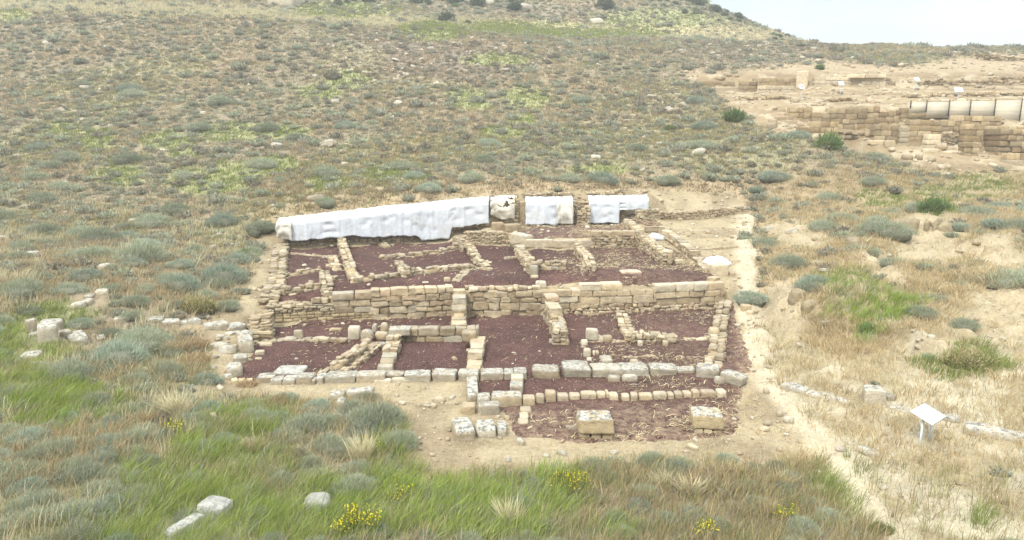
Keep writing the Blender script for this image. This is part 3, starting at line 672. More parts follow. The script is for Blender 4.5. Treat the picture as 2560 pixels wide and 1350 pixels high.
def field_points(n0, d0, d1, seed, near=0):
    """random ground points whose density falls with distance"""
    r = np.random.default_rng(seed); u = r.uniform(0, 1, n0)
    Y = d0*(d1/d0)**(u**.72) if d1/d0 < 3 else d0+(d1-d0)*u
    x = r.uniform(-.86, .86, n0)*Y+r.uniform(-1, 1, n0)
    z = tz(x, Y); px, py, d = project(x, Y, z)
    k = (px > -160) & (px < 2720) & (py > -70) & (py < 1470)
    return x[k], Y[k], z[k], px[k], py[k], d[k]
def chance(p): return RNG.uniform(0, 1, p.shape) < p
def build_grass():
    mb = {k: MB() for k in ('green', 'dry', 'low')}
    x, y, z, px, py, d = field_points(300000, 8.2, 170, 21)
    zn = zones(px, py, x, y)
    open_ = (1-.93*keepout(px, py))*(1-zn['track']*.9)*(1-zn['ruin'])*(1-zn['exc'])*(1-zn['bank']*.95)
    typ = rnd(0, 1, len(x))
    # --- green
    k = chance(open_*zn['green']*np.where(zn['lush'] > .3, 1, .75)) & (zn['green'] > .05)
    def put(key, k, n, hh, sp, w, lean, pal, wind, two):
        if not k.any(): return
        b = np.stack([x[k], y[k], z[k]-.02], 1); m = int(k.sum())
        v, q, t, c = blades(b, hh(m), n, sp(m), np.maximum(w, .00085*d[k]), lean(m), None, wind, two, .2, cols=palette(pal, m) if not callable(pal) else pal(k))
        mb[key].add(v, q=q, t=t, col=c)
    U = lambda a, b: (lambda m: rnd(a, b, m))
    near = d < 26
    lush = zn['lush'] > rnd(.1, .5, len(x))
    mixd = (typ < .72) & (zn['n']+rnd(-.12, .12, len(x)) > .63)
    put('green', k & near & lush & mixd, 11, U(.16, .38), U(.12, .24), .0085, U(.3, 1.0), C_OLIVE+C_TAN[:2]+C_GREEN[:2], (.3, .1), True)
    put('green', k & near & lush & (typ < .72) & ~mixd, 13, U(.18, .40), U(.12, .24), .0085, U(.3, .9), C_LUSH, (.45, .12), True)
    put('green', k & near & lush & (typ >= .72), 11, U(.15, .36), U(.12, .24), .009, U(.3, .9), C_SAGE2+C_OLIVE, (.35, .1), True)
    put('green', k & near & ~lush, 10, U(.16, .36), U(.12, .22), .009, U(.3, .8), C_GREEN, (.35, .1), True)
    put('green', k & ~near, 6, U(.18, .36), U(.15, .3), .012, U(.3, .9), C_GREEN, (.3, .05), False)
    # --- dry grass
    p = (1-zn['green'])*open_*np.clip(.30+.5*sstep(.42, .58, zn['dry'])+zn['right']*.7+zn['front']*.5+zn['bench']*.7+zn['behind']*.8-zn['stony']*.28, .05, 1)*(1-zn['sandy']*.75)
    k = chance(p)
    red = (typ < np.clip(.25+.5*zn['behind']+.25*zn['redge']*(py < 900)-.2*zn['right']-.2*zn['bench'], 0, 1))
    gold = zn['right'] > rnd(.3, .7, len(x)); pale = (zn['bench'] > .4) | ((zn['leftmid'] > .5) & (zn['n'] > .58))
    fr = zn['front'] > .5
    for nr in (True, False):
        kk = k & (near if nr else ~near); nb = 8 if nr else 5
        put('dry', kk & red & ~fr, nb, U(.16, .36), U(.10, .24), .009, U(.4, 1.0), C_RED, (.15, .05), nr)
        put('dry', kk & ~red & gold & ~fr, nb+4, U(.16, .36), U(.18, .36), .010, U(.5, 1.2), C_GOLD, (.1, .05), nr)
        put('dry', kk & ~red & ~gold & pale & ~fr, nb, U(.25, .50), U(.10, .22), .009, U(.2, .6), C_PALE, (.2, .05), nr)
        put('dry', kk & ~red & ~gold & ~pale & ~fr, nb, U(.18, .40), U(.10, .24), .009, U(.3, .9), C_TAN, (.15, .05), nr)
    put('dry', k & fr & (typ < .55), 8, U(.20, .42), U(.10, .22), .010, U(.3, .8), C_TAN+C_RED, (.2, .05), True)
    put('green', k & fr & (typ >= .55), 9, U(.20, .42), U(.10, .22), .010, U(.3, .8), C_OLIVE, (.2, .05), True)
    kk = chance(open_*zn['mead']*(1-zn['sandy'])*(1-zn['right']*.5)*(1-zn['stony'])*.45)
    put('green', kk, 6, U(.14, .32), U(.15, .3), .009, U(.4, 1.0), C_GREEN+C_OLIVE, (.25, .05), False)
    # --- low cover: thyme, dead cushions, sprouts
    p = open_*(1-zn['sandy']*.85)*(1-zn['green']*.8)*(1-zn['right']*.5)
    k = chance(p*.95)
    sel = rnd(0, 1, len(x)); st = np.clip(zn['stony'], 0, 1)
    put('low', k & (sel < .30+.5*st), 7, U(.07, .17), U(.12, .28), .018, U(.5, 1.2), C_PURP, (0, 0), False)
    put('low', k & (sel >= .30+.5*st) & (sel < .72+.2*st), 8, U(.08, .22), U(.12, .28), .016, U(.5, 1.2), C_SAGE, (.05, 0), False)
    put('low', k & (sel >= .72+.2*st), 7, U(.08, .2), U(.12, .28), .014, U(.5, 1.2), C_OLIVE, (.05, 0), False)
    # --- straw lying on the sandy ground and round the ruin
    p = zn['sandy']*.38*(1-zn['track']*.9)+zn['ruin']*.22*(px > 1500)+zn['ruin']*.10+zn['bank']*.12+zn['exc']*.05
    k = chance(p*np.where(zn['sandy'] > .5, sstep(.62, .42, zn['n'])*.9+.1, 1))
    put('dry', k & near, 9, U(.03, .11), U(.12, .3), .008, U(1.0, 2.6), C_GOLD+C_PALE+C_RED[1:3], (.2, .1), True)
    put('dry', k & ~near, 5, U(.03, .10), U(.15, .3), .008, U(1.0, 2.4), C_GOLD, (.2, .1), False)
    tag(mb['green'].build('green_grass', M_GRASS), 'fresh green wind combed grass growing in drifts on the slopes', 'grass', kind='stuff')
    tag(mb['dry'].build('dry_grass', M_GRASS), 'straw coloured and reddish dry grass covering hill and dig edges', 'grass', kind='stuff')
    tag(mb['low'].build('low_ground_cover', M_GRASS), 'low grey and brown cushions of thyme covering the stony hillside', 'ground cover', kind='stuff')
build_grass()
def build_litter():
    """straw and stalks lying loose on the gravel floors"""
    mb = MB()
    def scat(poly, n, f, ln, w=.006, col=C_PALE+C_TAN):
        wv = np.array([at(a, b) for a, b in poly]); lo, hi = wv.min(0), wv.max(0)
        X = rnd(lo[0], hi[0], n); Y = rnd(lo[1], hi[1], n)
        px, py = pxz(X, Y, tz(X, Y)); k = (sdist(wv, X, Y) > 0) & chance(f(px, py)*sstep(.35, .6, fbm(X*.8, Y*.8, 77)))
        X, Y = X[k], Y[k]; m = len(X); l = rnd(*ln, m); a = rnd(0, 6.3, m)
        z0 = tz(X, Y)+.04; dx, dy = np.cos(a)*l, np.sin(a)*l
        ww = w*rnd(.7, 1.6, m)
        nx, ny = -np.sin(a)*ww, np.cos(a)*ww; up = rnd(0, .05, m)
        b = np.stack([X, Y, z0], 1); e = b+np.stack([dx, dy, up], 1); s = np.stack([nx, ny, np.abs(nx)*0+.004], 1)
        mid = (b+e)/2+np.stack([nx*3*rnd(-1, 1, m), ny*3*rnd(-1, 1, m), up*.4+.01], 1)
        v = np.stack([b-s, b+s, mid+s, mid-s, e+s*.4, e-s*.4], 1).reshape(-1, 3); i = np.arange(m)*6
        mb.add(v, q=np.concatenate([np.stack([i, i+1, i+2, i+3], 1), np.stack([i+3, i+2, i+4, i+5], 1)]), col=np.repeat(palette(col, m), 6, 0))
    scat(GR_LOW, 26000, lambda x, y: .07+.35*sstep(1300, 1750, x)+.5*sstep(1000, 1040, y), (.05, .2))
    scat(GR_UP, 26000, lambda x, y: .06+.55*sstep(1330, 1500, x), (.06, .24))
    scat(GR_BACK, 3500, lambda x, y: .8+0*x, (.1, .3)); scat(GR_COR, 900, lambda x, y: .9+0*x, (.1, .3)); scat(GR_SIDE, 600, lambda x, y: .9+0*x, (.1, .3))
    tag(mb.build('straw_litter', M_STRAW), 'loose pale straw scattered over the red gravel floors', 'straw', kind='stuff')
build_litter()
# ------------------------------------------------------------------ shrubs
def shrub_mesh(name, nb, ln, w, pal, flat=.62, core=(.17, .16, .115), lean=.0):
    """a rounded cushion of radius 1 made of small leafy sprays round a twiggy core"""
    mb = MB(); lob = [(rnd(-.45, .45), rnd(-.45, .45), rnd(.45, .72)) for _ in range(6)]+[(0, 0, .8)]
    per = nb//len(lob)
    for lx, ly, lr in lob:
        th = rnd(0, 2*np.pi, per); ph = np.arccos(rnd(-.05, 1, per)); r = lr*rnd(.62, 1.0, per)
        d = np.stack([np.sin(ph)*np.cos(th), np.sin(ph)*np.sin(th), np.cos(ph)], 1)
        b = np.stack([lx+d[:, 0]*r, ly+d[:, 1]*r, np.maximum(d[:, 2]*r*flat*1.15, 0)], 1)
        dd = d*.7+rnd(-.45, .45, d.shape)+np.array([lean, lean*.3, .55]); dd /= np.linalg.norm(dd, axis=1)[:, None]
        l = ln*rnd(.5, 1.3, per)[:, None]; tip = b+dd*l
        s = np.cross(dd, rnd(-1, 1, d.shape)); s /= np.linalg.norm(s, axis=1)[:, None]+1e-9; s *= (w*rnd(.6, 1.3, per))[:, None]
        v = np.stack([b-s*.5, b+s*.5, b+dd*l*.6+s, b+dd*l*.6-s, tip], 1).reshape(-1, 3); i = np.arange(per)*5
        c = palette(pal, per, .18)
        mb.add(v, q=np.stack([i, i+1, i+2, i+3], 1), t=np.stack([i+3, i+2, i+4], 1), col=np.repeat(c, 5, 0))
        V, Q = TM[3]; u = V/np.linalg.norm(V, axis=1)[:, None]
        mb.add(np.stack([lx+u[:, 0]*lr*.74, ly+u[:, 1]*lr*.74, u[:, 2]*lr*flat*.8], 1), q=Q, col=core)
    o = mb.build(name, M_SHRUB); me = o.data; bpy.data.objects.remove(o); return me
C_BLUE = [(.29,.335,.255),(.335,.375,.295),(.25,.285,.21)]
C_DARK = [(.115,.13,.075),(.14,.155,.09),(.09,.105,.06)]
C_GRN = [(.14,.20,.07),(.17,.22,.09),(.11,.16,.06)]
SH = {'near': [shrub_mesh('sage_bush', 4400, .15, .008, p, .62, (.19, .19, .14), .15) for p in (C_SAGE2, C_SAGE2, C_BLUE)],
      'mid': [shrub_mesh('sage_bush', 800, .22, .026, p) for p in (C_SAGE2, C_SAGE, C_SAGE2+C_PURP, C_BLUE)],
      'purp': [shrub_mesh('sage_bush', 700, .2, .026, C_PURP+C_SAGE[2:3])], 'dark': [shrub_mesh('dark_bush', 900, .25, .05, C_DARK, .8, (.04, .045, .025)) for _ in range(2)],
      'green': [shrub_mesh('green_bush', 900, .25, .025, C_GRN, .8, (.07, .08, .03))], 'blue': [shrub_mesh('blue_bush', 2200, .22, .014, C_BLUE, .6, (.10, .11, .07))],
      'fine': [shrub_mesh('green_bush', 2600, .2, .010, C_GRN+C_OLIVE, .8, (.12, .13, .05))], 'olive': [shrub_mesh('olive_bush', 1600, .16, .018, C_OLIVE+C_TAN[1:3], .8, (.1, .09, .04))], 'red': [shrub_mesh('dead_bush', 1200, .26, .012, C_RED+C_TAN[:2], .7, (.2, .13, .07))]}
def put_shrub(kind, xy, r, name, label, cat='shrub', group=None, zs=1.0, dz=-.05):
    me = SH[kind][int(RNG.integers(len(SH[kind])))]
    o = bpy.data.objects.new(name, me); C.objects.link(o)
    o.location = (float(xy[0]), float(xy[1]), float(tz(xy[0], xy[1]))+dz*r)
    o.scale = (r*rnd(.9, 1.15), r*rnd(.9, 1.1), r*zs*rnd(.85, 1.15)); o.rotation_euler = (0, 0, rnd(0, 6.28) if kind != 'near' else rnd(-.5, .5))
    return tag(o, label, cat, group)
NAMED = [ # kind, px, py, radius px, label
 ('blue',2490,566,36,'round blue-grey shrub crowning the bare earth mound'),('blue',2400,575,34,'blue-grey shrub leaning over the foot of the eroded bank'),('green',2335,530,44,'dark green bush growing above the eroded pale bank'),
 ('blue',1890,478,24,'blue-green shrub at the corner behind the low curved rubble wall'),('green',613,640,22,'small green bush beside the rubble strip of the ruin'),('olive',488,772,48,'yellow-green bush above the row of grey foundation slabs'),
 ('green',2072,368,42,'dark green bush in front of the excavated ashlar walls'),('green',2050,172,14,'small round green bush alone on the bare brown bank'),('green',1835,300,36,'green and grey bush at the edge of the excavation'),('green',1672,325,16,'small dark green bush on the slope beside flat slabs'),
 ('dark',1115,52,24,'dark evergreen bush left of a small round one on the upper slope'),('dark',1168,60,12,'small round dark bush beside a bigger evergreen bush'),('dark',1510,18,28,'dark evergreen bush standing above the pitted grey boulder'),('dark',1285,24,22,'dark bush among boulders below the brown hill scar'),('dark',1195,12,26,'widest dark evergreen thicket at the top of the hill'),('dark',1140,8,24,'dark thicket merging with a wider one at the hill top'),('dark',1040,8,20,'dark evergreen bush beside a pale boulder near the hill top'),('dark',925,6,18,'dark bush farthest from the boulders along the hill top'),
 ('dark',2232,106,15,'flat dark bush on the skyline above the excavation'),('dark',2312,112,9,'small upright dark bush on the skyline right of a flat one'),('dark',1860,50,10,'dark bush on the skyline of the peak, uppermost of its row'),('dark',1884,62,9,'dark bush on the peak skyline just below the uppermost one'),('dark',1968,92,9,'dark bush at the foot of the peak skyline'),('dark',2012,98,9,'last dark bush of the skyline row before the flat bush'),
 ('dark',1745,12,26,'dark bush high on the edge of the peak'),('dark',1790,28,20,'dark bush on the peak edge below a larger one'),
 ('near',940,1060,90,'large round sage cushion bordering the sandy passage'),('near',1000,1110,55,'sage cushion spilling onto the sandy passage corner'),('near',760,1075,60,'pale sage bush amid green grass left of the large round cushion'),('near',330,1105,55,'grey sage bush beside yellow flowers'),
 ('near',300,905,75,'broad dark sage thicket in front of the grey slab row'),('near',360,860,70,'sage thicket nearest the collapsed grey blocks'),('near',200,1200,75,'pale sage bush in the grassy corner below the brown patch'),('near',80,1275,62,'large pale sage bush in the bottom corner'),('near',60,1110,60,'sage bush at the frame edge above the brown patch'),('near',250,1300,55,'low sage bush beside the upright split stone'),
 ('near',1700,1180,40,'sage tuft at the edge of the sandy strip below the pedestal blocks'),('near',1620,1165,32,'small sage tuft below the nearer pedestal block'),('near',1890,1260,28,'single sage tuft in the brown front grass'),('near',2010,1340,55,'pale sage bush at the bottom edge by the path'),('near',1530,1315,40,'sage bush in brown front grass beside another wide one'),('near',1670,1310,38,'wide sage bush in the brown front grass'),('near',1590,1270,24,'low sage tuft in brown grass near yellow flowers'),
 ('near',140,1130,60,'pale sage cushion left of the brown grass patch'),('near',180,1290,70,'wide sage bush above another low one near the corner'),('near',30,1190,60,'sage bush at the very edge of the frame'),('near',250,1160,40,'sage cushion on the edge of the brown patch'),('near',830,1120,50,'small sage bush touching the large round cushion'),('near',880,1230,60,'grey sage bush below tall pale seed heads'),('near',700,1210,45,'sage bush amid bright grass above the buried boulder'),('near',560,1110,42,'sage bush in green grass right of the yellow flowers'),('near',180,940,60,'sage mound above green grass at the left'),('near',1330,1215,36,'sage bush between green grass drifts at the bottom'),
 ('fine',2200,1330,34,'green bush on the edge of the straw path at bottom'),('green',2172,830,30,'dense green bush on the golden bank above the sandy ground'),('blue',2325,895,22,'grey tuft at the side of the golden grass mound'),('blue',2190,960,14,'small grey tuft on bare sandy ground'),('olive',2420,910,62,'low olive mat on the bare sandy mound'),('blue',2375,590,22,'grey tuft at the foot of the eroded bank'),('blue',2145,590,20,'grey tuft hanging in the gully of the bank'),('blue',2085,590,16,'thin grey tuft on the dusty bank'),
 ('red',430,1180,0,''),('red',480,870,42,'reddish dry shrub beside the collapsed grey blocks'),('red',490,905,40,'pale dead thistle heap below the reddish shrub'),('red',700,1010,40,'dry pinkish weed below the bare strip of the ruin'),('red',620,965,28,'small dry weed at the corner of the lower rooms'),('near',640,1050,45,'sage bush between green drifts below the dry weeds'),('near',560,700,60,'broad sage bush on the slope left of the ruin'),('near',450,720,60,'dark sage bush uphill of the pale slab row'),('near',350,650,60,'rounded sage bush in the middle of the left slope'),('near',250,600,55,'dark sage thicket beside red-brown grass'),('near',640,580,26,'small round sage cushion left of the white sheeting'),('near',560,560,45,'purple-grey cushion near the sheeting end'),
]
for kd, px, py, rp, lab in NAMED:
    if rp:
        xy = at(px, py); zz = float(tz(*xy)); d = project(xy[0], xy[1], zz)[2]
        put_shrub(kd, xy, rp/F*float(d), {'near': 'sage_bush', 'mid': 'sage_bush', 'dark': 'evergreen_bush', 'green': 'green_bush', 'fine': 'green_bush', 'blue': 'blue_shrub', 'olive': 'olive_bush', 'red': 'dead_bush'}[kd], lab, zs=1.15 if kd in ('green', 'dark') else 1.25 if kd == 'near' else .95)
for i in range(46):
    px = rnd(1560, 1990); sky = float(np.interp(px, [1560, 1770, 1830, 1880, 1930, 1990], [-40, 5, 32, 56, 80, 98])); py = sky+rnd(3, 26)*(1.6 if px < 1800 else .8)
    if i > 30: px, py = rnd(820, 1320), rnd(-2, 18)
    xy = at(px, py); put_shrub('dark' if rnd() < .6 else 'green', xy, rnd(.35, .95), 'hill_bush', 'dark bush, one of many alike high on the peak', 'shrub', 'dark bushes along the upper edge of the peak', zs=rnd(.8, 1.3))
def build_scrub():
    x, y, z, px, py, d = field_points(70000, 9, 165, 33)
    zn = zones(px, py, x, y); n = len(x)
    p = (1-zn['ruin'])*(1-zn['exc'])*(1-zn['bank'])*(1-zn['sandy']*.97)*(1-zn['green']*.8)*(1-zn['lush']*.6)*(1-zn['right']*.85)*(1-zn['bench']*.8)*(1-zn['front']*.6)*(1-zn['behind']*.75)
    p = p*np.clip(.62+3.0*(zn['sage']-.40), .14, 1)*np.clip(d/50, .34, 1.0)
    p = np.clip(p*(1+1.2*zn['leftmid'])+.5*sstep(470, 280, px)*sstep(960, 1060, py)*(1-zn['green']*.75), 0, 1)
    p = p*(keepout(px, py-12) < .1)*(keepout(px, py) < .1)
    k = np.nonzero(chance(p))[0]; out = []; cell = {}
    for i in k:                                   # keep the cushions apart
        r = float(np.clip(RNG.lognormal(-.72, .52), .2, 1.35))*(1.1 if d[i] < 45 else 1.0)*(.75 if zn['stony'][i] > .5 else 1)
        if d[i] < 24: r = min(r, .26+.014*d[i])
        if py[i] > 1150 and px[i] > 450: r *= .8
        g = (int(x[i]//1.2), int(y[i]//1.2)); ok = True
        for a in (-1, 0, 1):
            for b in (-1, 0, 1):
                for (X, Y, R) in cell.get((g[0]+a, g[1]+b), ()):
                    if (X-x[i])**2+(Y-y[i])**2 < ((R+r)*.72)**2: ok = False
        if ok: cell.setdefault(g, []).append((x[i], y[i], r)); out.append((r/d[i], i, r))
    out.sort(reverse=True); mb = MB()
    vis = [o for o in out if -60 < px[o[1]] < 2620 and -20 < py[o[1]] < 1560]
    ind = set(o[1] for o in vis[:240])
    grp = 'grey cushion shrubs scattered over the scrub hillside'
    far = {q: [shrub_mesh('f', 150, .3, .07, pl) for pl in (C_SAGE2, C_SAGE, C_SAGE+C_PURP)] for q in ('s',)}
    far['p'] = [shrub_mesh('f', 130, .3, .07, C_PURP+C_SAGE[2:3])]
    def arrays(me):
        v = np.empty(len(me.vertices)*3); me.vertices.foreach_get('co', v); c = np.empty(len(me.vertices)*4); me.attributes['Col'].data.foreach_get('color', c)
        ls = np.empty(len(me.loops), int); me.loops.foreach_get('vertex_index', ls); tot = np.empty(len(me.polygons), int); me.polygons.foreach_get('loop_total', tot)
        nq = int((tot == 4).sum()); return v.reshape(-1, 3), c.reshape(-1, 4)[:, :3], ls[:nq*4].reshape(-1, 4), ls[nq*4:].reshape(-1, 3)
    A = {q: [arrays(m) for m in ms] for q, ms in far.items()}
    for s, i, r in out:
        pur = rnd() < np.clip(zn['stony'][i]*.75+.12, 0, .9)
        if i in ind:
            put_shrub('near' if s*F > 34 else ('purp' if pur else 'mid'), (x[i], y[i]), r, 'cushion_shrub', 'grey-green cushion shrub, one of many alike on the scrub hillside', 'shrub', grp, .9)
        else:
            v, c, q, t = A['p' if pur else 's'][int(RNG.integers(1 if pur else 3))]
            a = rnd(0, 6.28); ca, sa = math.cos(a), math.sin(a); sz = r*rnd(.75, 1.05)
            w = np.stack([(v[:, 0]*ca-v[:, 1]*sa)*r+x[i], (v[:, 0]*sa+v[:, 1]*ca)*r+y[i], v[:, 2]*sz+z[i]-.06*r], 1)
            mb.add(w, q=q, t=t, col=c*rnd(.82, 1.18))
    tag(mb.build('hillside_scrub', M_SHRUB), 'mass of small grey scrub cushions covering the far hillside', 'scrub', kind='stuff')
    print('shrubs', len(out))
build_scrub()
# ------------------------------------------------------------------ the ruin: terrace wall
def foot(px, py, t, z=0.0):
    u, w = ray(px, py); Y = (z-CH)/w
    return np.array([float(u*Y)*(1+t*.5/Y), float(Y)+t*.5])
T = .5
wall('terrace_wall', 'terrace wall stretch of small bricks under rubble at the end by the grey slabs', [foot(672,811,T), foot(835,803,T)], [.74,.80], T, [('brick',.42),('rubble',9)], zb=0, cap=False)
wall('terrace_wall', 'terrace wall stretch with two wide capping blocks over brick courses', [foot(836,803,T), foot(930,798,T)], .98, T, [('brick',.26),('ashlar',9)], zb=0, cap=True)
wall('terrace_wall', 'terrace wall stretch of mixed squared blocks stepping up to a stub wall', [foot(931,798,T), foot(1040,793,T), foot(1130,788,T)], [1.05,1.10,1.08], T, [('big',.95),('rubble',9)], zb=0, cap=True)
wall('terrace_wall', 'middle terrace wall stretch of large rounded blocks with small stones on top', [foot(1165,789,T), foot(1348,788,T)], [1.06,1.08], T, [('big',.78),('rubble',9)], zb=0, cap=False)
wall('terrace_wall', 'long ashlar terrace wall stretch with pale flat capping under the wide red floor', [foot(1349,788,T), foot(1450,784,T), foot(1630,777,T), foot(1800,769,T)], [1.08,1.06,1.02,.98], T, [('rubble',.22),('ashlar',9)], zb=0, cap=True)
# spurs and partitions of the lower rooms
wall('stub_wall', 'stepped stub wall of single big blocks below the middle of the terrace wall', [foot(1150,790,.3), at(1147,820,.35)], [1.12,.42], .52, [('big',9)], cap=True, ragged=0)
wall('spur_wall', 'tapering spur wall running out from the terrace wall to a squared pier', [at(1376,742,.9), at(1398,806,.55), at(1402,828,.5)], [1.0,.6,.5], .5, [('rubble',.5),('big',9)], cap=True, ragged=.1)
block('pier', 'squared two-block pier ending the tapering spur wall', 1383,1412,856,.62,.5, 'pier', n=5, pal=TAN)
block('loose_block', 'small grey block at the foot of the spur wall pier', 1372,1393,861,.16,.22, n=4, pal=GREY, lich=.6)
block('loose_block', 'small tan block beside a grey one at the spur wall pier', 1394,1408,859,.15,.2, n=4, pal=TAN, lich=.2)
wall('room_wall', 'back wall of the lower middle room built of squared tan blocks', [at(976,858)+(0,.25), at(1192,856)+(0,.25)], [.46,.50], .45, [('big',9)], cap=True, ragged=.1)
block('capping_slab', 'pitted grey slab lying on the back wall of the lower middle room', 971,1026,838,.22,.5, 'stone slab', lift=.34, k=6, rough=.07)
block('corner_block', 'large tan corner block topping the end of the lower room back wall', 1154,1191,853,.30,.5, lift=.30, pal=TAN, lich=.3)
wall('partition_wall', 'partition wall leaning from the lower room back wall to the grey facade', [at(985,838,.42), at(975,876,.25), at(962,925,.1)], [.5,.25,.10], .45, [('big',.2),('rubble',9)], cap=True, ragged=.1)
wall('partition_wall', 'partition wall with a tall tan block above grey ones, edging the wide lower room', [at(1197,836,.42), at(1191,885,.22), at(1184,925,.12)], [.46,.32,.14], .45, [('big',9)], cap=True, ragged=0)
block('flat_stone', 'flat cream stone on the red gravel beside the room partition', 1164,1179,880,.05,.3, 'stone', pal=PALE, k=4, n=5, lich=.2)
wall('low_wall', 'low row of flat stones crossing the lower left room', [at(643,860), at(715,850), at(790,853), at(868,858)], .12, .42, [('rubble',9)], ragged=.4, core=False)
block('upright_slab', 'upright grey slab standing on the low stone row', 734,757,851,.36,.16, 'stone slab', n=5, lich=.3)
block('flat_block', 'flat tan block lying alone on the red gravel below the terrace wall', 822,853,829,.10,.24, n=4, pal=TAN, lich=.1)
block('stacked_block', 'pale two-piece block standing at the end of the low stone row', 869,899,851,.46,.42, n=6, pal=PALE, lich=.3)
block('conglomerate_rock', 'rounded grey conglomerate rock between pale block and rubble pile', 899,930,858,.42,.45, 'rock', k=3.2, rough=.12, lich=.9)
for i, (a, b, y, h, d, lab) in enumerate([(935,972,853,.3,.4,'round grey-tan boulder below the pitted capping slab'),(950,971,836,.38,.3,'small boulder leaning on the room wall behind another'),(929,943,832,.3,.25,'dark round cobble behind the conglomerate rock'),(937,964,868,.14,.3,'flat dark stone at the top of the diagonal rubble line'),(707,740,856,.14,.35,'low rounded stone left of the upright slab'),(780,817,857,.16,.4,'rounded low boulder in the middle of the low stone row'),(820,860,859,.12,.4,'broken pale rock next to the stacked block')]):
    block('boulder', lab, a,b,y,h,d, 'boulder', k=3.4, rough=.1, n=5, pal=GREY+TAN[:1], lich=.7)
dg = line(.12, (935,862), (880,893), (830,918), (795,935))
wall('rubble_drain', 'diagonal line of small tumbled stones crossing the lower left rooms', dg, [.34,.30,.22,.12], .34, [('rubble',9)], ragged=.35)
dg2 = line(.08, (938,866), (905,893), (860,920), (840,930))
wall('rubble_edge', 'second lower line of stones alongside the diagonal rubble', [p+(.12,-.14) for p in dg2], [.20,.2,.15,.08], .22, [('small',9)], ragged=.3)
block('paving_slab', 'broad grey paving slab in the corner of the lower left room', 680,755,940,.10,.75, 'stone slab', pal=[(.40,.39,.34)], k=9, lich=.8)
# right lower rooms
wall('rubble_wall', 'low rubble wall dividing the two small rooms under the ashlar terrace wall', line(.2, (1555,783), (1566,815), (1580,842)), [.22,.22,.26], .46, [('rubble',9)])
wall('rubble_wall', 'short rubble wall with jumbled blocks between boulder and white-topped block', line(.25, (1578,838), (1630,838), (1688,840)), [.34,.30,.34], .5, [('rubble',9)])
wall('kerb_line', 'line of flat stones leading from rubble to a round boulder', line(.05, (1688,848), (1740,847), (1780,846)), .08, .3, [('rubble',9)], ragged=0, core=False)
block('round_boulder', 'round tan boulder beside the outer wall of the small rooms', 1770,1799,850,.42,.42, 'boulder', k=3.4, n=6, rough=.07, pal=TAN, lich=.2)
block('white_topped_block', 'squared block with a white top standing on a wider base stone', 1465,1497,849,.34,.36, pal=PALE, lich=.7, lift=.14, n=6)
block('base_stone', 'long base stone under the white topped block', 1467,1510,858,.18,.42, pal=TAN, lich=.3, n=5)
block('base_stone', 'rounded stone right of the base stone in the small room row', 1508,1532,857,.22,.34, pal=TAN, lich=.3, n=5, k=4.5)
wall('kerb_line', 'row of little flat stones between the base stones and the jumbled rubble', line(.05, (1533,852), (1575,852)), .10, .26, [('small',9)], core=False)
for a, b, y, h, lab in [(1453,1470,866,.2,'stone at the corner under the white topped block'),(1595,1608,868,.2,'upright stub stone below the jumbled rubble'),(1657,1672,868,.2,'second upright stub stone below the jumbled rubble'),(1459,1478,896,.3,'small squared block left of the grey tilted slab'),(1482,1489,890,.14,'first cobble beside the small squared block'),(1490,1498,889,.13,'second cobble right of the small squared block'),(1576,1597,917,.2,'pale rounded rock behind the long facade blocks'),(1467,1480,905,.1,'flat chip below the small squared block')]:
    block('small_block', lab, a,b,y,h,.24, 'stone', n=4, pal=PALE+TAN[:2], lich=.4, k=5)
block('tilted_slab', 'grey slab lying tilted on the gravel near the facade blocks', 1504,1533,909,.12,.55, 'stone slab', n=5, lich=.6, tilt=.1)
wall('threshold_line', 'thin broken line of white flat stones across the gravel behind the facade', line(.04, (1560,892), (1640,891), (1720,891), (1775,891)), .06, .16, [('small',9)], ragged=.05, core=False)
wall('outer_wall', 'low outer rubble wall closing the lower rooms beside the worn track', line(.22, (1816,752), (1802,800), (1796,845), (1790,888)), [.30,.28,.25,.22], .5, [('rubble',9)])
wall('outer_wall', 'scattered last stones of the outer wall reaching the facade end', line(.08, (1786,895), (1780,915), (1775,925)), .10, .5, [('rubble',9)], ragged=.55, core=False)
# left edge of the lower rooms
block('edge_block', 'tall grey block at the upper corner of the lower rooms', 598,637,882,.45,.9, lich=1.2, k=6, rough=.07)
block('edge_block', 'grey striped block lying above the tall corner block', 598,634,850,.28,.6, lich=1.2, lift=.05, rough=.08, k=5)
block('edge_block', 'grey block below the tall corner block on the room edge', 582,621,908,.22,.5, lich=.9, k=6)
block('edge_block', 'rounded grey block on the room edge above the three bricks', 567,609,941,.34,.55, lich=1.1, k=4.6)
block('edge_block', 'low weathered grey stone at the outer corner of the facade', 561,584,951,.16,.35, lich=1.1, k=4, n=5)
for a, b in ((580,596),(597,614),(615,631)):
    block('brick', 'clean yellow squared brick in the short row at the facade corner', a,b,960 if b < 600 else 961,.13,.22, 'brick', 'three clean bricks at the facade corner', pal=[(.56,.46,.28)], n=4, k=14, rough=.01, lich=0)
block('long_stone', 'pale long stone on the gravel by the tall corner block', 637,662,890,.16,.24, 'stone', pal=PALE, n=5, lich=.2)
block('long_stone', 'flat yellowish stone half sunk in sand near the corner block', 631,655,902,.06,.3, 'stone', pal=TAN, n=5, lich=.1, k=4)
block('long_stone', 'long tan step stone where the low row meets the rubble edge', 648,682,868,.12,.3, 'stone', pal=TAN, n=5, lich=.1)
wall('edge_wall', 'broad rough rubble wall beside the brick end of the terrace wall', [at(655,775,.6), at(652,800,.5), at(650,832,.3)], [.62,.56,.34], .75, [('small',9)], ragged=.3)
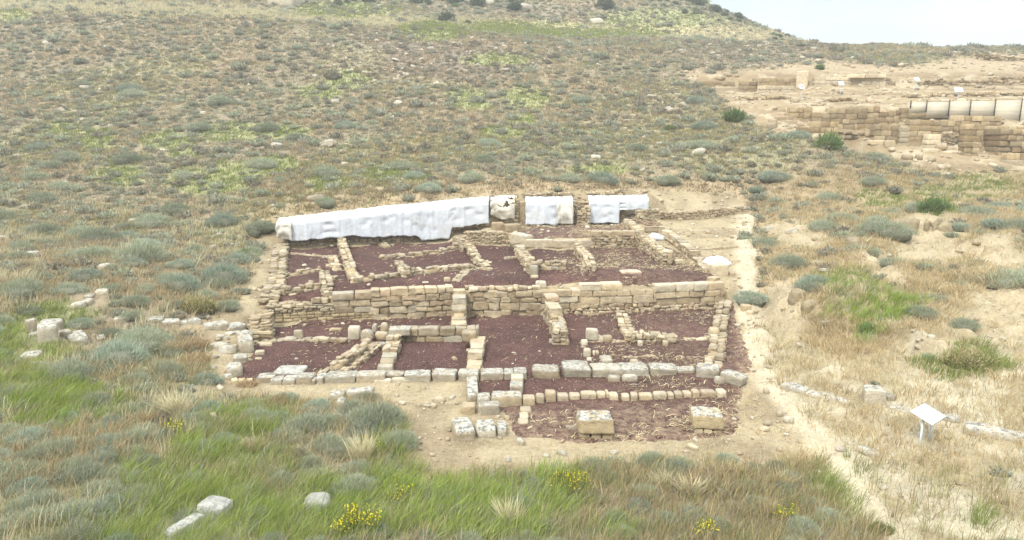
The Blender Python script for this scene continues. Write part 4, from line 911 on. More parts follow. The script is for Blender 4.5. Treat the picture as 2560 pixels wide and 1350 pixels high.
for a, b, y, h, d, lab in [(514,574,826,.28,.6,'long grey foundation slab, first right of the reddish shrub'),(573,619,828,.28,.6,'grey foundation slab touching the lower room corner'),(434,508,812,.22,.7,'grey foundation slab among bushes left of the reddish shrub'),(405,453,815,.2,.6,'grey foundation slab between pale grass and another slab'),(282,320,808,.2,.6,'grey foundation slab at the far end of the row, by pale dry grass'),(365,408,809,.16,.6,'slab half covered by pale dry grass in the foundation row')]:
    block('foundation_slab', lab, a,b,y,h,d, 'stone slab', 'grey foundation slabs leading away from the ruin', lich=1.3, k=7, rough=.05)
for a, b, y, h, d, lab in [(67,96,834,.45,.4,'pale weathered block left of the collapsed pair'),(95,155,826,.3,.6,'wide grey block lying behind the tall dark one'),(96,150,861,.62,.6,'tall dark grey block of the collapsed pair'),(155,184,845,.25,.4,'low grey block right of the collapsed pair'),(183,215,846,.2,.4,'flat grey stone next to low block and tilted slab'),(70,95,842,.12,.3,'thin stone under the pale weathered block')]:
    block('collapsed_block', lab, a,b,y,h,d, lich=1.1, k=6, rough=.05)
block('tilted_slab', 'long grey slab tilting down through sage bushes', 178,228,862,.28,.9, 'stone slab', lich=1.2, rot=.75, tilt=.12)
block('tilted_slab', 'flat grey slab peeking out of sage bushes right of the tilting one', 243,265,853,.14,.4, 'stone slab', lich=1.1, tilt=.1)
block('flat_boulder', 'flat topped grey block sunk in green grass at the frame edge', 46,98,903,.2,.5, 'boulder', lich=1.2, k=5, tilt=.06)
block('flat_boulder', 'small grey stone below the flat topped block in grass', 70,98,918,.12,.3, 'boulder', lich=1.0, k=4)
for a, b, y, h, lab in [(235,270,738,.2,'highest pale slab of the line climbing the left slope'),(206,232,748,.14,'thin pale slab of the climbing line, second from top'),(203,226,765,.2,'pale slab in the middle of the climbing line'),(174,206,775,.22,'lowest pale slab of the climbing line'),(62,100,642,.22,'broad pale boulder alone on the left slope'),(243,268,674,.2,'pale rock sunk in sage on the left slope'),(436,452,540,.1,'small flat white stone on the slope above dark sage'),(590,618,628,.14,'pale flat stone near the rubble strip and small bush')]:
    block('slope_slab', lab, a,b,y,h,.5, 'stone', lich=.9, k=5, n=5, pal=PALE+GREY)
block('split_stone', 'long pale split stone lying in the green grass at the bottom edge', 404,444,1344,.15,.6, 'boulder', lich=.8, rot=-.42, k=8, tilt=.06, pal=[(.41,.40,.37)])
block('split_stone', 'angular pale grey boulder in green grass right of a long split stone', 482,556,1300,.24,.46, 'boulder', lich=.7, k=6, rot=-.12, tilt=.16, pal=[(.41,.40,.37)], rough=.07)
block('buried_boulder', 'smooth grey boulder half buried in grass at the bottom', 754,824,1282,.24,.5, 'boulder', k=3, lich=.4, rot=.15, pal=[(.36,.345,.32)], n=8)
for a, b, y, h, lab in [(822,860,998,.16,'pale grey slab on the sandy strip below the facade'),(864,930,996,.2,'long white lichened slab on the sandy strip below the facade'),(840,862,1020,.2,'pointed grey stone between the sandy strip and green grass'),(912,932,982,.08,'flat slab leading from facade to the white lichened slab'),(705,730,998,.08,'low stone sunk at the edge of the sandy strip')]:
    block('strip_slab', lab, a,b,y,h,.4, 'stone slab', lich=1.2, n=5, k=5)
# facade: one long row of lichened blocks
FAC = [(640,683,958,.26,.42,.08),(674,704,962,.2,.4,.0),(705,737,962,.24,.4,0),(736,779,961,.30,.45,.05),(780,788,962,.2,.3,0),(789,808,960,.28,.42,0),(808,889,958,.32,.46,0),(889,960,957,.32,.46,0),
 (961,1008,949,.20,.4,0),(1008,1074,956,.30,.46,0),(1081,1139,955,.34,.48,0),(1146,1197,955,.34,.48,0),(1200,1259,952,.32,.48,0),(1260,1284,952,.32,.46,0),(1285,1318,951,.34,.46,0),
 (1332,1400,950,.42,.55,0),(1409,1478,946,.40,.80,0),(1479,1556,946,.38,.62,0),(1556,1624,943,.36,.62,0),(1625,1693,941,.34,.55,0),(1694,1740,936,.18,.4,0)]
FAC = [(a, b, y, h*.72, d*1.1, r) for a, b, y, h, d, r in FAC]
FL = ['facade block with a pointed end, first right of the gap beside three bricks','short facade block leaning on the grey paving slab','facade block right in front of the grey paving slab','large rounded facade block below the diagonal rubble','narrow upright facade stone in a joint','squarish facade block just before the longest one','longest facade block of the lower left room','facade block directly below the leaning partition wall','layered tan facade stone with thin slabs before it','facade block between layered tan stone and open gap','pitted facade block just right of the open gap','facade block below the partition with tall tan block','facade block bounding the small square cell','narrow facade block over the cell corner','last facade block before the entrance gap','tan-faced facade block right of the entrance gap','big light facade block with smooth flat top','longest flat-topped facade block right of the entrance','flat-topped facade block in front of the pale rounded rock','lower facade block near the tilted pair','low grey facade stone before the tilted pair']
for (a, b, y, h, d, r), lab in zip(FAC, FL):
    block('facade_block', lab, a,b,y,h,d, group='lichen covered facade blocks', lich=rnd(.8, 1.4), pal=GREY if not (a in (961,1332)) else TAN, k=rnd(9, 15), rough=rnd(.05, .09), taper=.03)
block('tilted_block', 'whitish block of the tilted pair nearer the outer wall', 1740,1800,946,.34,.5, lich=1.1, tilt=.1, yb2=950)
block('tilted_block', 'whitish long block sliding down at the very end of the facade', 1796,1853,950,.24,.45, lich=1.2, yb2=962, lift=.1, tilt=.08)
block('thin_slab', 'thin slab before the layered tan facade stone', 935,977,958,.09,.2, 'stone slab', pal=PALE, n=4, lich=.3, k=12)
block('thin_slab', 'second thin slab right of another before the facade', 978,1022,956,.10,.22, 'stone slab', pal=PALE, n=4, lich=.3, k=12)
for a, b, y, lab in [(1520,1551,958,'squat pale stone below the longest right facade block'),(1556,1595,957,'wide pale stone below the flat-topped facade block'),(1788,1817,962,'grey stone propping the sliding facade end block')]:
    block('prop_stone', lab, a,b,y,.2,.26, 'stone', lich=.9, n=5, k=4.5)
# small square cell and its steps
block('cell_block', 'long pitted block forming the left side of the small cell', 1167,1196,1004,.24,1.45, lich=1.4, k=7, rough=.06)
block('cell_block', 'pitted corner block of the small cell below the long one', 1192,1226,1018,.25,.5, lich=1.4, k=7, rough=.06)
block('cell_block', 'wide front block of the small cell with tan face', 1226,1306,1018,.30,.48, lich=1.2, k=9, pal=TAN)
c0 = block('cell_block', 'squared block with a white top and dowel hole on the cell', 1278,1309,967,.26,.42, pal=PALE, lich=.3, k=14, n=5)
block('cell_block', 'grey topped block between the holed block and the cell front', 1274,1308,985,.24,.45, lich=.9, k=9)
block('step_block', 'tan low step stone below the cell at its outer corner', 1153,1189,1036,.22,.35, pal=TAN, lich=.2)
block('step_block', 'grey step block below the cell front', 1194,1250,1037,.26,.35, lich=.8)
block('front_block', 'lichen speckled square block at the very front, beside a split one', 1139,1190,1105,.27,.95, lich=1.6, k=7, rough=.06)
block('front_block', 'split lichen speckled block right of the square front one', 1191,1243,1094,.21,.66, lich=1.6, k=7, rough=.05)
block('front_block', 'narrow broken piece at the end of the split front block', 1244,1268,1093,.20,.62, lich=1.4, k=7, rough=.05)
kb = [(1307,1339,1017),(1340,1362,1012),(1363,1391,1008),(1392,1422,1006),(1423,1451,1003),(1452,1492,1001),(1493,1515,999),(1516,1524,998),(1525,1547,1004),(1555,1575,1006),(1577,1595,1006),(1598,1633,1004),(1634,1669,1002),(1670,1686,1001),(1688,1708,999),(1709,1730,998),(1732,1750,998),(1752,1792,997),(1793,1817,996)]
pa, pb = at(1307,1012), at(1817,996)
ke = empty('stone_kerb', (*((pa+pb)/2), 0), 'single row of small tan kerb stones between the two front red floors', 'kerb')
for i, (a, b, y) in enumerate(kb):
    block('kerb_stone', None, a,b,y,(.30 if i < 3 else .20)*rnd(.8, 1.1),.30, n=5, pal=TAN, lich=.35, k=6, parent=ke)
for a, b, y, lab in [(1300,1330,1034,'flat tan stone heading the short row below the cell'),(1299,1322,1050,'flat tan stone in the middle of the short row below the cell'),(1294,1322,1064,'lowest tan stone of the short row below the cell')]:
    block('row_stone', lab, a,b,y,.08,.38, 'stone', n=5, pal=TAN, lich=.3, k=5)
# the two pedestals
for x0, x1, yb, lab, q in [(1445,1537,1100,'weathered pedestal block at the front with dry grass around, nearer the cell',.36),(1732,1811,1087,'weathered pedestal block nearer the worn track, smaller of the pair',.34)]:
    p = at((x0+x1)/2, yb); e = empty('pedestal', (*p, float(tz(*p))), lab, 'pedestal', 'pair of free standing pedestals')
    block('body', None, x0,x1,yb-15,q,.60, pal=[(.46,.36,.21)], lich=1.3, k=11, rough=.06, parent=e, lift=.17, n=8, sink=.01)
    n = 4; xs = np.linspace(x0+4, x1-4, n)
    for a, b in zip(xs, xs[1:]): block('base_stone', None, a,b-1,yb,.17,.5, pal=TAN, lich=.1, k=7, n=4, parent=e)
# ------------------------------------------------------------------ upper terrace
def Wl(name, label, h, t, lay, *pp, hs=None, **k):
    return wall(name, label, line(h, *pp), hs if hs is not None else h, t, lay, **k)
R_ = [('rubble', 9)]
Wl('rubble_strip', 'wide tumbled rubble strip along the hill side of the upper rooms', .2, .7, R_, (705,610),(695,660),(688,710),(672,755), hs=[.4,.25,.22,.25], ragged=.45)
Wl('rubble_wall', 'upper rubble wall running from the sheeting towards the long cross wall', .3, .42, R_, (853,598),(868,640),(888,690), hs=[.6,.3,.28])
Wl('rubble_wall', 'upper rubble wall ending above the brick terrace wall', .25, .42, R_, (811,676),(818,715),(829,757), hs=[.25,.25,.2])
Wl('rubble_wall', 'cross wall of large rounded stones in the lowest of three small upper rooms', .2, .34, [('rubble',9)], (697,722),(740,722),(808,706), hs=[.3,.24,.2])
Wl('rubble_wall', 'middle cross wall of the three small upper rooms', .18, .34, R_, (712,684),(745,678),(800,668), hs=[.2,.22,.2], ragged=.4)
Wl('rubble_wall', 'faint low cross wall nearest the sheeting in the small upper rooms', .1, .3, R_, (727,632),(780,636),(845,640), hs=.12, ragged=.5, core=False)
Wl('rubble_wall', 'short patch of stones joining the small upper rooms', .12, .4, R_, (830,640),(835,655),(845,672), hs=.16, ragged=.4)
Wl('rubble_wall', 'few flat stones projecting into the upper passage', .08, .34, R_, (815,665),(855,662), hs=.12, ragged=.3)
Wl('rubble_wall', 'tiny stub of stones off the wall above the brick terrace', .1, .3, R_, (826,697),(842,697), hs=.14)
Wl('rubble_wall', 'long sloping cross wall in front of the large upper left room', .2, .42, R_, (885,695),(960,686),(1030,676),(1100,668),(1185,664), hs=[.22,.25,.28,.22,.15], ragged=.35)
Wl('rubble_wall', 'line of flat stones trailing right from the long cross wall', .1, .3, R_, (1120,668),(1175,665),(1225,672), hs=[.18,.15,.08], ragged=.2)
Wl('rubble_wall', 'low inner wall slanting up to the hearth platform', .14, .3, R_, (952,643),(1040,634),(1100,626),(1155,614), hs=[.14,.14,.2,.32], ragged=.2)
Wl('rubble_wall', 'short thick wall between the inner slanting wall and the long cross wall', .2, .42, R_, (997,650),(1006,668),(1016,684), hs=.22)
Wl('rubble_wall', 'stepped stone wall descending from the hearth platform', .25, .42, R_, (1172,612),(1190,640),(1215,658), hs=[.5,.3,.15])
Wl('rubble_wall', 'spur of flat stones pointing right from the stepped wall', .08, .3, R_, (1185,656),(1228,653), hs=.12, core=False)
Wl('rubble_heap', 'small heap of stones below the sloping cross wall', .06, .4, R_, (1165,674),(1150,690),(1140,702), hs=.1, ragged=.5, core=False)
Wl('rubble_heap', 'short stub of wall under the sheeting in the large upper room', .12, .4, R_, (955,604),(968,616), hs=.2)
block('lone_block', 'single tan block on the red floor below the stone heap', 1110,1127,706,.18,.3, n=4, pal=TAN, lich=.1)
block('lone_block', 'small white broken stone on the red floor of the upper passage', 1054,1072,710,.08,.25, 'stone', n=4, pal=PALE, lich=.3, k=4)
# hearth platform
e = empty('hearth_platform', (*at(1215,590), 1.5), 'raised rubble platform with a round pebble filled hearth', 'hearth')
w1 = wall('platform_front', None, [at(1168,612)+(0,.1), at(1267,611)+(0,.1)], [.62,.62], .35, [('small',9)])
w1.parent = e; w1.location = w1.location-e.location
p = at(1196,578); z0 = float(tz(*p)); th = np.linspace(0, 2*np.pi, 40, endpoint=False); mb = MB()
for r0, r1, za, zb2, cl in ((.62,.74,.10,.10,(.42,.24,.15)),(.74,.85,.10,-.05,(.45,.33,.2)),(.56,.62,.02,.10,(.36,.2,.13))):
    a = np.stack([np.cos(th)*r0*1.15, np.sin(th)*r0, np.full(40, za)], 1); b = np.stack([np.cos(th)*r1*1.15, np.sin(th)*r1, np.full(40, zb2)], 1)
    i = np.arange(40); mb.add(np.concatenate([a, b])*(1+rnd(-.02, .02, (80, 1)))+np.array([p[0], p[1], z0]), q=np.stack([i, (i+1) % 40, (i+1) % 40+40, i+40], 1), col=cl)
mb.build('clay_rim', M_STONE, e, True)
mb = MB()
for _ in range(500):
    a = rnd(0, 6.28); r = .6*math.sqrt(rnd()); s = rnd(.03, .055)
    stone(mb, (p[0]+math.cos(a)*r*1.15, p[1]+math.sin(a)*r, z0+rnd(0, .03)), rnd(0, 3), s, s*rnd(.7, 1), s*.8, 3, 1, .05, np.array((.42, .43, .45))*rnd(.6, 1.3), 0)
tag(mb.build('pebble_fill', M_STONE, e, True), kind='stuff')
Wl('platform_side', 'crumbling plastered side of the hearth platform under the sheeting', .3, .35, [('small',9)], (1140,592),(1155,606),(1160,616), hs=[.3,.42,.4])
block('step_block', 'upper tan step block beside the end of the long sheet', 1224,1248,552,.40,.4, pal=TAN, lich=.1, n=5, k=12)
block('step_block', 'middle tan step block of the stair beside the hearth', 1234,1262,576,.44,.5, pal=TAN, lich=.1, n=5, k=12)
block('step_block', 'long angled tan block at the foot of the stair by the hearth', 1264,1306,580,.42,.6, pal=TAN, lich=.15, n=5, k=10, rot=.35)
block('step_block', 'thin tan stone on the earth slope below the torn cloth', 1224,1240,533,.5,.4, pal=TAN, lich=.1, n=5)
# threshold, ashlar, partitions
block('corner_pier', 'squared grey-topped pier block at the left end of the threshold', 1275,1314,605,.50,.55, 'pier', lich=.8, k=12, pal=PALE)
wall('threshold_wall', 'low wall of three long smooth slabs stepping up to the back room', [at(1314,624)+(0,.22), at(1482,622)+(0,.22)], [.42,.42], .42, [('slab',9)], cap=True, ragged=0)
block('threshold_step', 'long low step slab below the smooth threshold wall', 1275,1316,621,.14,.5, 'stone slab', pal=PALE, lich=.4, k=12)
wall('ashlar_wall', 'wall of small stones topped by pale blocks right of the threshold', [at(1481,622)+(0,.22), at(1596,620)+(0,.22)], [.82,.90], .45, [('rubble',.55),('big',9)], cap=True, ragged=.1)
Wl('partition_wall', 'thick slanting wall ending in a squared block, bounding the right upper room', .5, .45, [('rubble',9)], (1604,592),(1640,618),(1668,638), hs=[.72,.66,.6])
block('end_block', 'squared end block of the thick slanting partition', 1656,1683,661,.62,.48, pal=TAN, lich=.3, k=12)
block('end_block', 'low flat block lying right of the squared end block', 1687,1713,660,.18,.35, pal=TAN, lich=.1, n=5)
Wl('outer_wall', 'outer wall of stepped stones between the narrow corridor and the sandy slope', .35, .42, [('rubble',.2),('big',9)], (1662,578),(1700,602),(1738,632), hs=[.45,.40,.35], cap=True)
Wl('outer_wall', 'crumbling lower end of the outer wall towards the white bag', .2, .45, R_, (1738,634),(1755,652),(1772,672), hs=[.3,.22,.2])
Wl('block_row', 'row of four rounded blocks closing the narrow corridor', .4, .35, [('big',9)], (1614,572),(1658,572), hs=.42, cap=True, ragged=0)
Wl('short_wall', 'short wall topped with grey slabs beside the white sheeting end', .5, .42, [('big',9)], (1568,545),(1586,560),(1602,574), hs=[.55,.5,.55], cap=True, ragged=0)
Wl('partition_wall', 'partition of rounded stones dividing the two rooms under the threshold', .4, .40, R_, (1444,612),(1465,636),(1478,656), hs=[.55,.45,.4])
Wl('partition_wall', 'crossing end of the rounded stone partition', .1, .35, R_, (1452,670),(1490,668), hs=[.3,.25], ragged=.3)
Wl('partition_wall', 'low straight wall of flat stones closing the small room', .3, .38, [('big',.16),('rubble',9)], (1342,658),(1380,657),(1414,657), hs=.36)
Wl('partition_wall', 'ragged thick wall with a tall grey block, left of the small room', .3, .5, R_, (1298,622),(1316,642),(1332,668), hs=[.4,.4,.4])
block('end_block', 'tall grey weathered block ending the ragged thick wall', 1322,1344,690,.42,.5, lich=.9)
block('end_block', 'low broken block at the foot of the tall grey one', 1326,1346,697,.12,.3, lich=.3, pal=TAN, n=4)
Wl('partition_wall', 'few low stones left of the ragged thick wall', .08, .3, R_, (1260,645),(1290,643), hs=.12, core=False)
Wl('grey_pillar_base', 'flat grey slabs stepping down beside the threshold corner', .3, .4, [('big',9)], (1285,606),(1302,622), hs=.35)
block('end_block', 'flat pale block standing on the middle of the terrace wall', 1340,1367,731,.42,.45, lich=.8, pal=PALE)
block('pink_slab', 'pinkish broken slab lying on the wide upper red floor', 1553,1607,688,.16,.6, 'stone slab', pal=[(.52,.40,.30)], lich=.2, k=6)
Wl('outer_wall', 'flat stone courses at the right end of the wide upper floor', .25, .5, [('big',9)], (1775,690),(1790,706),(1806,725), hs=[.25,.25,.28], cap=True, ragged=0)
block('large_block', 'large tan block with white cloth behind it at the upper floor corner', 1782,1823,690,.50,.5, pal=TAN, lich=.4)
for a, b, y, h, lab in [(1764,1781,684,.2,'small pale block left of the cloth backed block'),(1824,1838,690,.16,'thin stone right of the cloth backed block'),(1822,1856,765,.16,'flat tan stone beyond the terrace wall end'),(1855,1879,780,.28,'squared tan stone beside the track bank'),(1865,1880,787,.14,'small tan stone below the squared one by the track'),(1845,1862,752,.2,'pale stone among others above the track'),(1862,1886,752,.2,'wide stone next to the earth bank above the track')]:
    block('edge_stone', lab, a,b,y,h,.34, 'stone', n=5, pal=TAN, lich=.15)
Wl('retaining_wall', 'low dry stone retaining wall curving round the bare sandy court', .35, .4, R_, (1592,536),(1680,534),(1760,530),(1820,522),(1862,514), hs=[.55,.5,.5,.4,.25], ragged=.2)
Wl('faint_wall', 'faint line of stones crossing the bare sandy court', .05, .25, R_, (1745,622),(1800,620),(1840,616), hs=.10, ragged=.35, core=False)
# ------------------------------------------------------------------ back wall and sheeting
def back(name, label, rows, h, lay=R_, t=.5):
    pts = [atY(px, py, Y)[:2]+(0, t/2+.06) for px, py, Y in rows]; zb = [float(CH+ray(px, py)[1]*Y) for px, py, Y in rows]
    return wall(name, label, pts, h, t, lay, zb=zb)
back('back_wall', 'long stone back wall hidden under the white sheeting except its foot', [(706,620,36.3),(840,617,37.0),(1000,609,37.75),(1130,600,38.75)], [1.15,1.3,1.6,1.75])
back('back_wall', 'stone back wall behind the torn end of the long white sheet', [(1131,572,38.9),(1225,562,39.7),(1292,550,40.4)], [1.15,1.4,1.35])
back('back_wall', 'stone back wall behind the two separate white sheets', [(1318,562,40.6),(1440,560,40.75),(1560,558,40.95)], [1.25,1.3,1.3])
block('gap_pier', 'squared tan pier in the gap between torn cloth and middle sheet', 1291,1319,552,1.15,.5, 'pier', pal=TAN, lich=.1, k=12)
wall('gap_pier', 'rubble pier in the gap between the two separate white sheets', [atY(1444,548,40.2)[:2], atY(1472,548,40.2)[:2]], [1.0,1.25], .5, R_, cat='pier')
def sheet(name, label, rows, depth=.8, col=(.53,.555,.595), wr=.03, sag=0, back_rise=.12, hole=0, nfr=22, group=None, pins=14):
    """cloth draped over the wall: rows = px, py of the front top edge, py of the lower edge, distance"""
    R = np.array(rows, float); s = np.concatenate([[0], np.cumsum(np.diff(R[:, 0]))]); L_ = s[-1]*R[:, 3].mean()/F
    n = max(20, int(L_/.07)); u = np.linspace(0, s[-1], n); px, pt, pb, Y = (np.interp(u, s, R[:, i]) for i in range(4))
    X = np.array([float(ray(a, 0)[0]) for a in px]); xw = (px-CX)/F
    V = []; nt_ = 8; nf = nfr; wob = (fbm(u*.06, u*0, 60)-.5)
    zt = np.array([CH+ray(a, b)[1]*y for a, b, y in zip(px, pt, Y)]); zb = np.array([CH+ray(a, b)[1]*y for a, b, y in zip(px, pb, Y)])+wob*.22
    ux = np.array([ray(a, b)[0] for a, b in zip(px, pt)])*Y
    rowsv = []
    for j in range(nt_):
        f = 1-j/(nt_-1.0)             # 1 at the back edge
        yy = Y+depth*f; zz = zt+back_rise*f+(fbm(u*.12+5, np.full(n, j*.8), 61)-.5)*.10-.06*(1-f)**3
        rowsv.append(np.stack([ux, yy, zz], 1))
    pin = [(rnd(0, n), rnd(.25, .8)) for _ in range(pins)]
    for j in range(1, nf+1):
        f = j/nf; zz = zt-.06+(zb-zt+.06)*f
        yy = Y-.10*np.sin(min(1, f*5)*np.pi/2)+(fbm(u*.05, np.full(n, f*1.2), 62)-.5)*.12*wr/.03+(fbm(u*.5+3, np.full(n, f*.7), 63)-.5)*.06*wr/.03-.05*np.exp(-((u/s[-1]*len(rows)*.7) % 1-.5)**2*900)+sag*np.sin(f*np.pi)*-.1
        for a, b in pin: yy = yy+.05*np.exp(-(((np.arange(n)-a)/2.6)**2+((f-b)*nf/2.0)**2))
        if sag: yy = yy+np.sin((f*9+((u/s[-1]-.5)*2)**2*-5))*.035
        xx = ux+(fbm(u*.2, np.full(n, f*3), 64)-.5)*.05
        rowsv.append(np.stack([xx, yy, zz], 1))
    V = np.array(rowsv); m = len(rowsv); i = np.arange(m*n).reshape(m, n)
    q = np.stack([i[:-1, :-1], i[1:, :-1], i[1:, 1:], i[:-1, 1:]], -1).reshape(-1, 4)
    if hole:
        cx = V.reshape(-1, 3)[q].mean(1); k = (fbm(cx[:, 0]*2.6+cx[:, 1], cx[:, 2]*2.6+cx[:, 1]*2, 66) < 1-hole) | (q[:, 0]//n > nt_+nf*.55)
        q = q[k]
    mb = MB(); mb.add(V.reshape(-1, 3), q=q, col=col)
    o = mb.build(name, M_FAB, None, True, origin=(float(ux.mean()), float(Y.mean()), float(zb.mean())))
    md = o.modifiers.new('thick', 'SOLIDIFY'); md.thickness = .012
    return tag(o, label, 'sheet', group)
sheet('white_sheet', 'long white geotextile sheet draped over the back wall of the left rooms', [(728,550,601,36.2),(760,547,600,36.3),(840,537,591,36.8),(960,524,591,37.4),(1045,516,588,37.9),(1053,515,601,38.0),(1122,508,597,38.5),(1129,507,570,38.55),(1222,499,559,39.3)], pins=24)
sheet('grey_sheet', 'grey sagging end of the long sheeting with folded cloth', [(691,553,592,36.0),(730,550,601,36.15)], col=(.52,.49,.43), wr=.05, sag=1, depth=.6, pins=2)
sheet('torn_cloth', 'torn off-white cloth with holes hanging in sagging folds', [(1226,498,535,39.5),(1255,497,548,39.8),(1287,496,546,40.1)], col=(.56,.52,.44), wr=.06, sag=1, hole=.40, pins=3)
sheet('white_sheet', 'middle white sheet hanging between two stone piers', [(1314,500,560,40.2),(1396,500,561,40.3)], pins=4)
sheet('grey_sheet', 'wrinkled greyish cloth overlapping the middle white sheet edge', [(1392,500,558,40.12),(1433,498,560,40.2)], col=(.56,.54,.48), wr=.05, sag=1, pins=1)
sheet('white_sheet', 'white sheet over the wall end reaching down beside the short wall', [(1472,497,557,40.5),(1549,497,557,40.6)], pins=4)
sheet('white_sheet', 'short white sheet continuing low over the end of the back wall', [(1549,497,524,40.62),(1622,495,522,40.9)], pins=2)
def bag(label, px, py, rx, ry, h, name='white_bag'):
    p = at(px, py); V, Q = TM[8]; v = V/np.linalg.norm(V, axis=1)[:, None]
    f = 1+(fbm(v[:, 0]*2.2+px, v[:, 1]*2.2+v[:, 2]*2, 70)-.5)*.5+(fbm(v[:, 0]*6+px, v[:, 1]*6+v[:, 2]*5, 71)-.5)*.22
    v = v*(f+np.abs(fbm(v[:, 0]*4+py, v[:, 1]*4+v[:, 2]*3, 72)-.5)*.5)[:, None]*np.array([rx, ry, h]); v[:, 2] = np.maximum(v[:, 2], -.02); v[:, 2] = np.where(v[:, 2] < .04, v[:, 2]*.5, v[:, 2])
    mb = MB(); mb.add(v, q=Q, col=(.50,.52,.55)); o = mb.build(name, M_FAB, None, True); o.location = (*p, float(tz(*p)))
    return tag(o, label, 'bag')
bag('crumpled white plastic bag behind the large block at the floor corner', 1792,662,.66,.42,.34)
bag('small crumpled white bag dropped in the narrow corridor', 1638,598,.5,.34,.28)

Wl('stone_row', 'row of small stones weighing down the top of the middle white sheet', .05, .3, [('small',9)], (1308,487),(1370,485),(1434,484), hs=.12, ragged=.3, core=False)
Wl('stone_row', 'row of small stones along the top of the end white sheets', .05, .3, [('small',9)], (1466,482),(1540,480),(1615,477), hs=.12, ragged=.3, core=False)
Wl('stone_row', 'few small stones along the top of the torn cloth', .05, .3, [('small',9)], (1224,490),(1290,486), hs=.1, ragged=.45, core=False)
# ------------------------------------------------------------------ excavation on the far right
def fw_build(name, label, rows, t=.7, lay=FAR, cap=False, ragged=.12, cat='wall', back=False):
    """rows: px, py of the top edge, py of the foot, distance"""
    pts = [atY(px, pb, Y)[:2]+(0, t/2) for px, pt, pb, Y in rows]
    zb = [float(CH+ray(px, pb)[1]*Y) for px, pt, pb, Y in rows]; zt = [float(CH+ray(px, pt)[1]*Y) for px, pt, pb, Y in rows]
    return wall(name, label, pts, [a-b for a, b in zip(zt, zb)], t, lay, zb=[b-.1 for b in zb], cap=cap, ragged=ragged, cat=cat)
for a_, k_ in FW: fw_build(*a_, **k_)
block('pier', 'pale squared pier between two upper excavation walls', 1988,2018,222,1.9,.9, 'pier', pal=[(.46,.37,.25)], n=6, k=12, lich=.5)
for a, b, y, h, lab in [(2310,2352,382,.3,'long flat block in front of the piers'),(2376,2404,386,.28,'rounded flat stone in front of the bench slab'),(2210,2238,371,.6,'boulder at the corner below the tall front face'),(2168,2212,362,.35,'slab among rubble left of the corner boulder'),(1918,1940,315,.6,'round boulder at the end of the earthen slope, upper one'),(1914,1938,322,.5,'round boulder below another at the end of the earthen slope'),(1945,1985,300,.35,'tilted slab leaning at the foot of the double pillar stub'),(1930,1965,290,.3,'flat slab on the tumbled slope left of the pillar stub'),(2290,2318,260,.3,'white flat stone left of the fence end')]:
    block('fallen_block', lab, a,b,y,h,.7, pal=TAN, lich=.3, n=5, k=6, rough=.07)
rk = np.random.default_rng(5)
# ------------------------------------------------------------------ plank fence
PF = [(2278,252,268,58.6),(2318,252,277,58.4),(2375,250,288,58.2),(2428,250,291,58.0),(2490,248,290,57.8),(2556,247,308,57.6),(2630,246,318,57.4)]
fe = empty('plank_fence', atY(2420,290,58.0), 'fence of wide bleached planks between dark posts above the excavated walls', 'fence')
def boxm(mb, c, sx, sy, sz, ang=0.0, col=(1, 1, 1)):
    V, Q = TM[1]; v = V*np.array([sx, sy, sz])/2; ca, sa = math.cos(ang), math.sin(ang)
    mb.add(np.stack([v[:, 0]*ca-v[:, 1]*sa+c[0], v[:, 0]*sa+v[:, 1]*ca+c[1], v[:, 2]+c[2]], 1), q=Q, col=col)
for i, (px, pt, pb, Y) in enumerate(PF):
    a = atY(px, pt-1, Y-.02); b = atY(px, pb+3, Y-.02); mb = MB(); boxm(mb, (a[0], a[1], (a[2]+b[2])/2), .065, .07, a[2]-b[2]); mb.build('post', M_POST, fe)
    if i < len(PF)-1:
        px2, pt2, pb2, Y2 = PF[i+1]; a = atY(px, pt, Y); a2 = atY(px2, pt2, Y2); zl = min(atY(px, pb, Y)[2], atY(px2, pb2, Y2)[2])-.2
        mb = MB(); top = min(a[2], a2[2])-.1; ang = math.atan2(a2[1]-a[1], a2[0]-a[0]); ln = math.hypot(a2[0]-a[0], a2[1]-a[1])
        boxm(mb, ((a[0]+a2[0])/2, (a[1]+a2[1])/2, (top+zl)/2), ln-.02, .05, top-zl, ang)
        mb.build('plank_panel', M_BOARD, fe)
# ------------------------------------------------------------------ information signs
def sign(label, px, py, h, bw, bd, yaw, tilt, two, group=None, pr=False, scale=1.0):
    p = at(px, py); z = float(tz(*p)); e = empty('information_sign', (*p, z), label, 'sign', group)
    from mathutils import Matrix
    Rz = np.array(Matrix.Rotation(yaw, 3, 'Z')); Rt = np.array(Matrix.Rotation(tilt, 3, 'X'))
    def put(name, parts, mat, tilted):
        mb = MB()
        for c, s in parts:
            V, Q = TM[1]; v = V*np.array(s)/2+np.array(c)
            if tilted: v = v@Rt.T+np.array([0, 0, h])
            mb.add(v@Rz.T+np.array([p[0], p[1], z]), q=Q)
        mb.build(name, mat, e)
    put('board', [((0, 0, 0), (bw, bd, .03))], M_WHITE, True)
    put('board_rim', [((0, -bd/2-.006, -.012), (bw, .012, .05)), ((0, bd/2+.006, -.012), (bw, .012, .05))], M_METAL, True)
    if pr: put('printed_panel', [((bw*.02, bd*.05, .019), (bw*.6, bd*.35, .006))], M_PINK, True)
    else: put('printed_panel', [((0, 0, .0175), (bw*.86, bd*.8, .004))], M_WHITE, True)
    for s in ((-1, 1) if two else (0,)):
        mb = MB(); V, Q = TM[1]; tp = h-.03
        v = V*np.array([.07, .035, tp+.25])/2+np.array([s*bw*.328, .02*0, tp/2-.125]); mb.add(v@Rz.T+np.array([p[0], p[1], z]), q=Q); mb.build('post', M_METAL, e)
    return e
sign('white slanted information board on two grey steel legs in the dry straw', 2311.6,1109, .704, .72, .47, .659, .334, True)
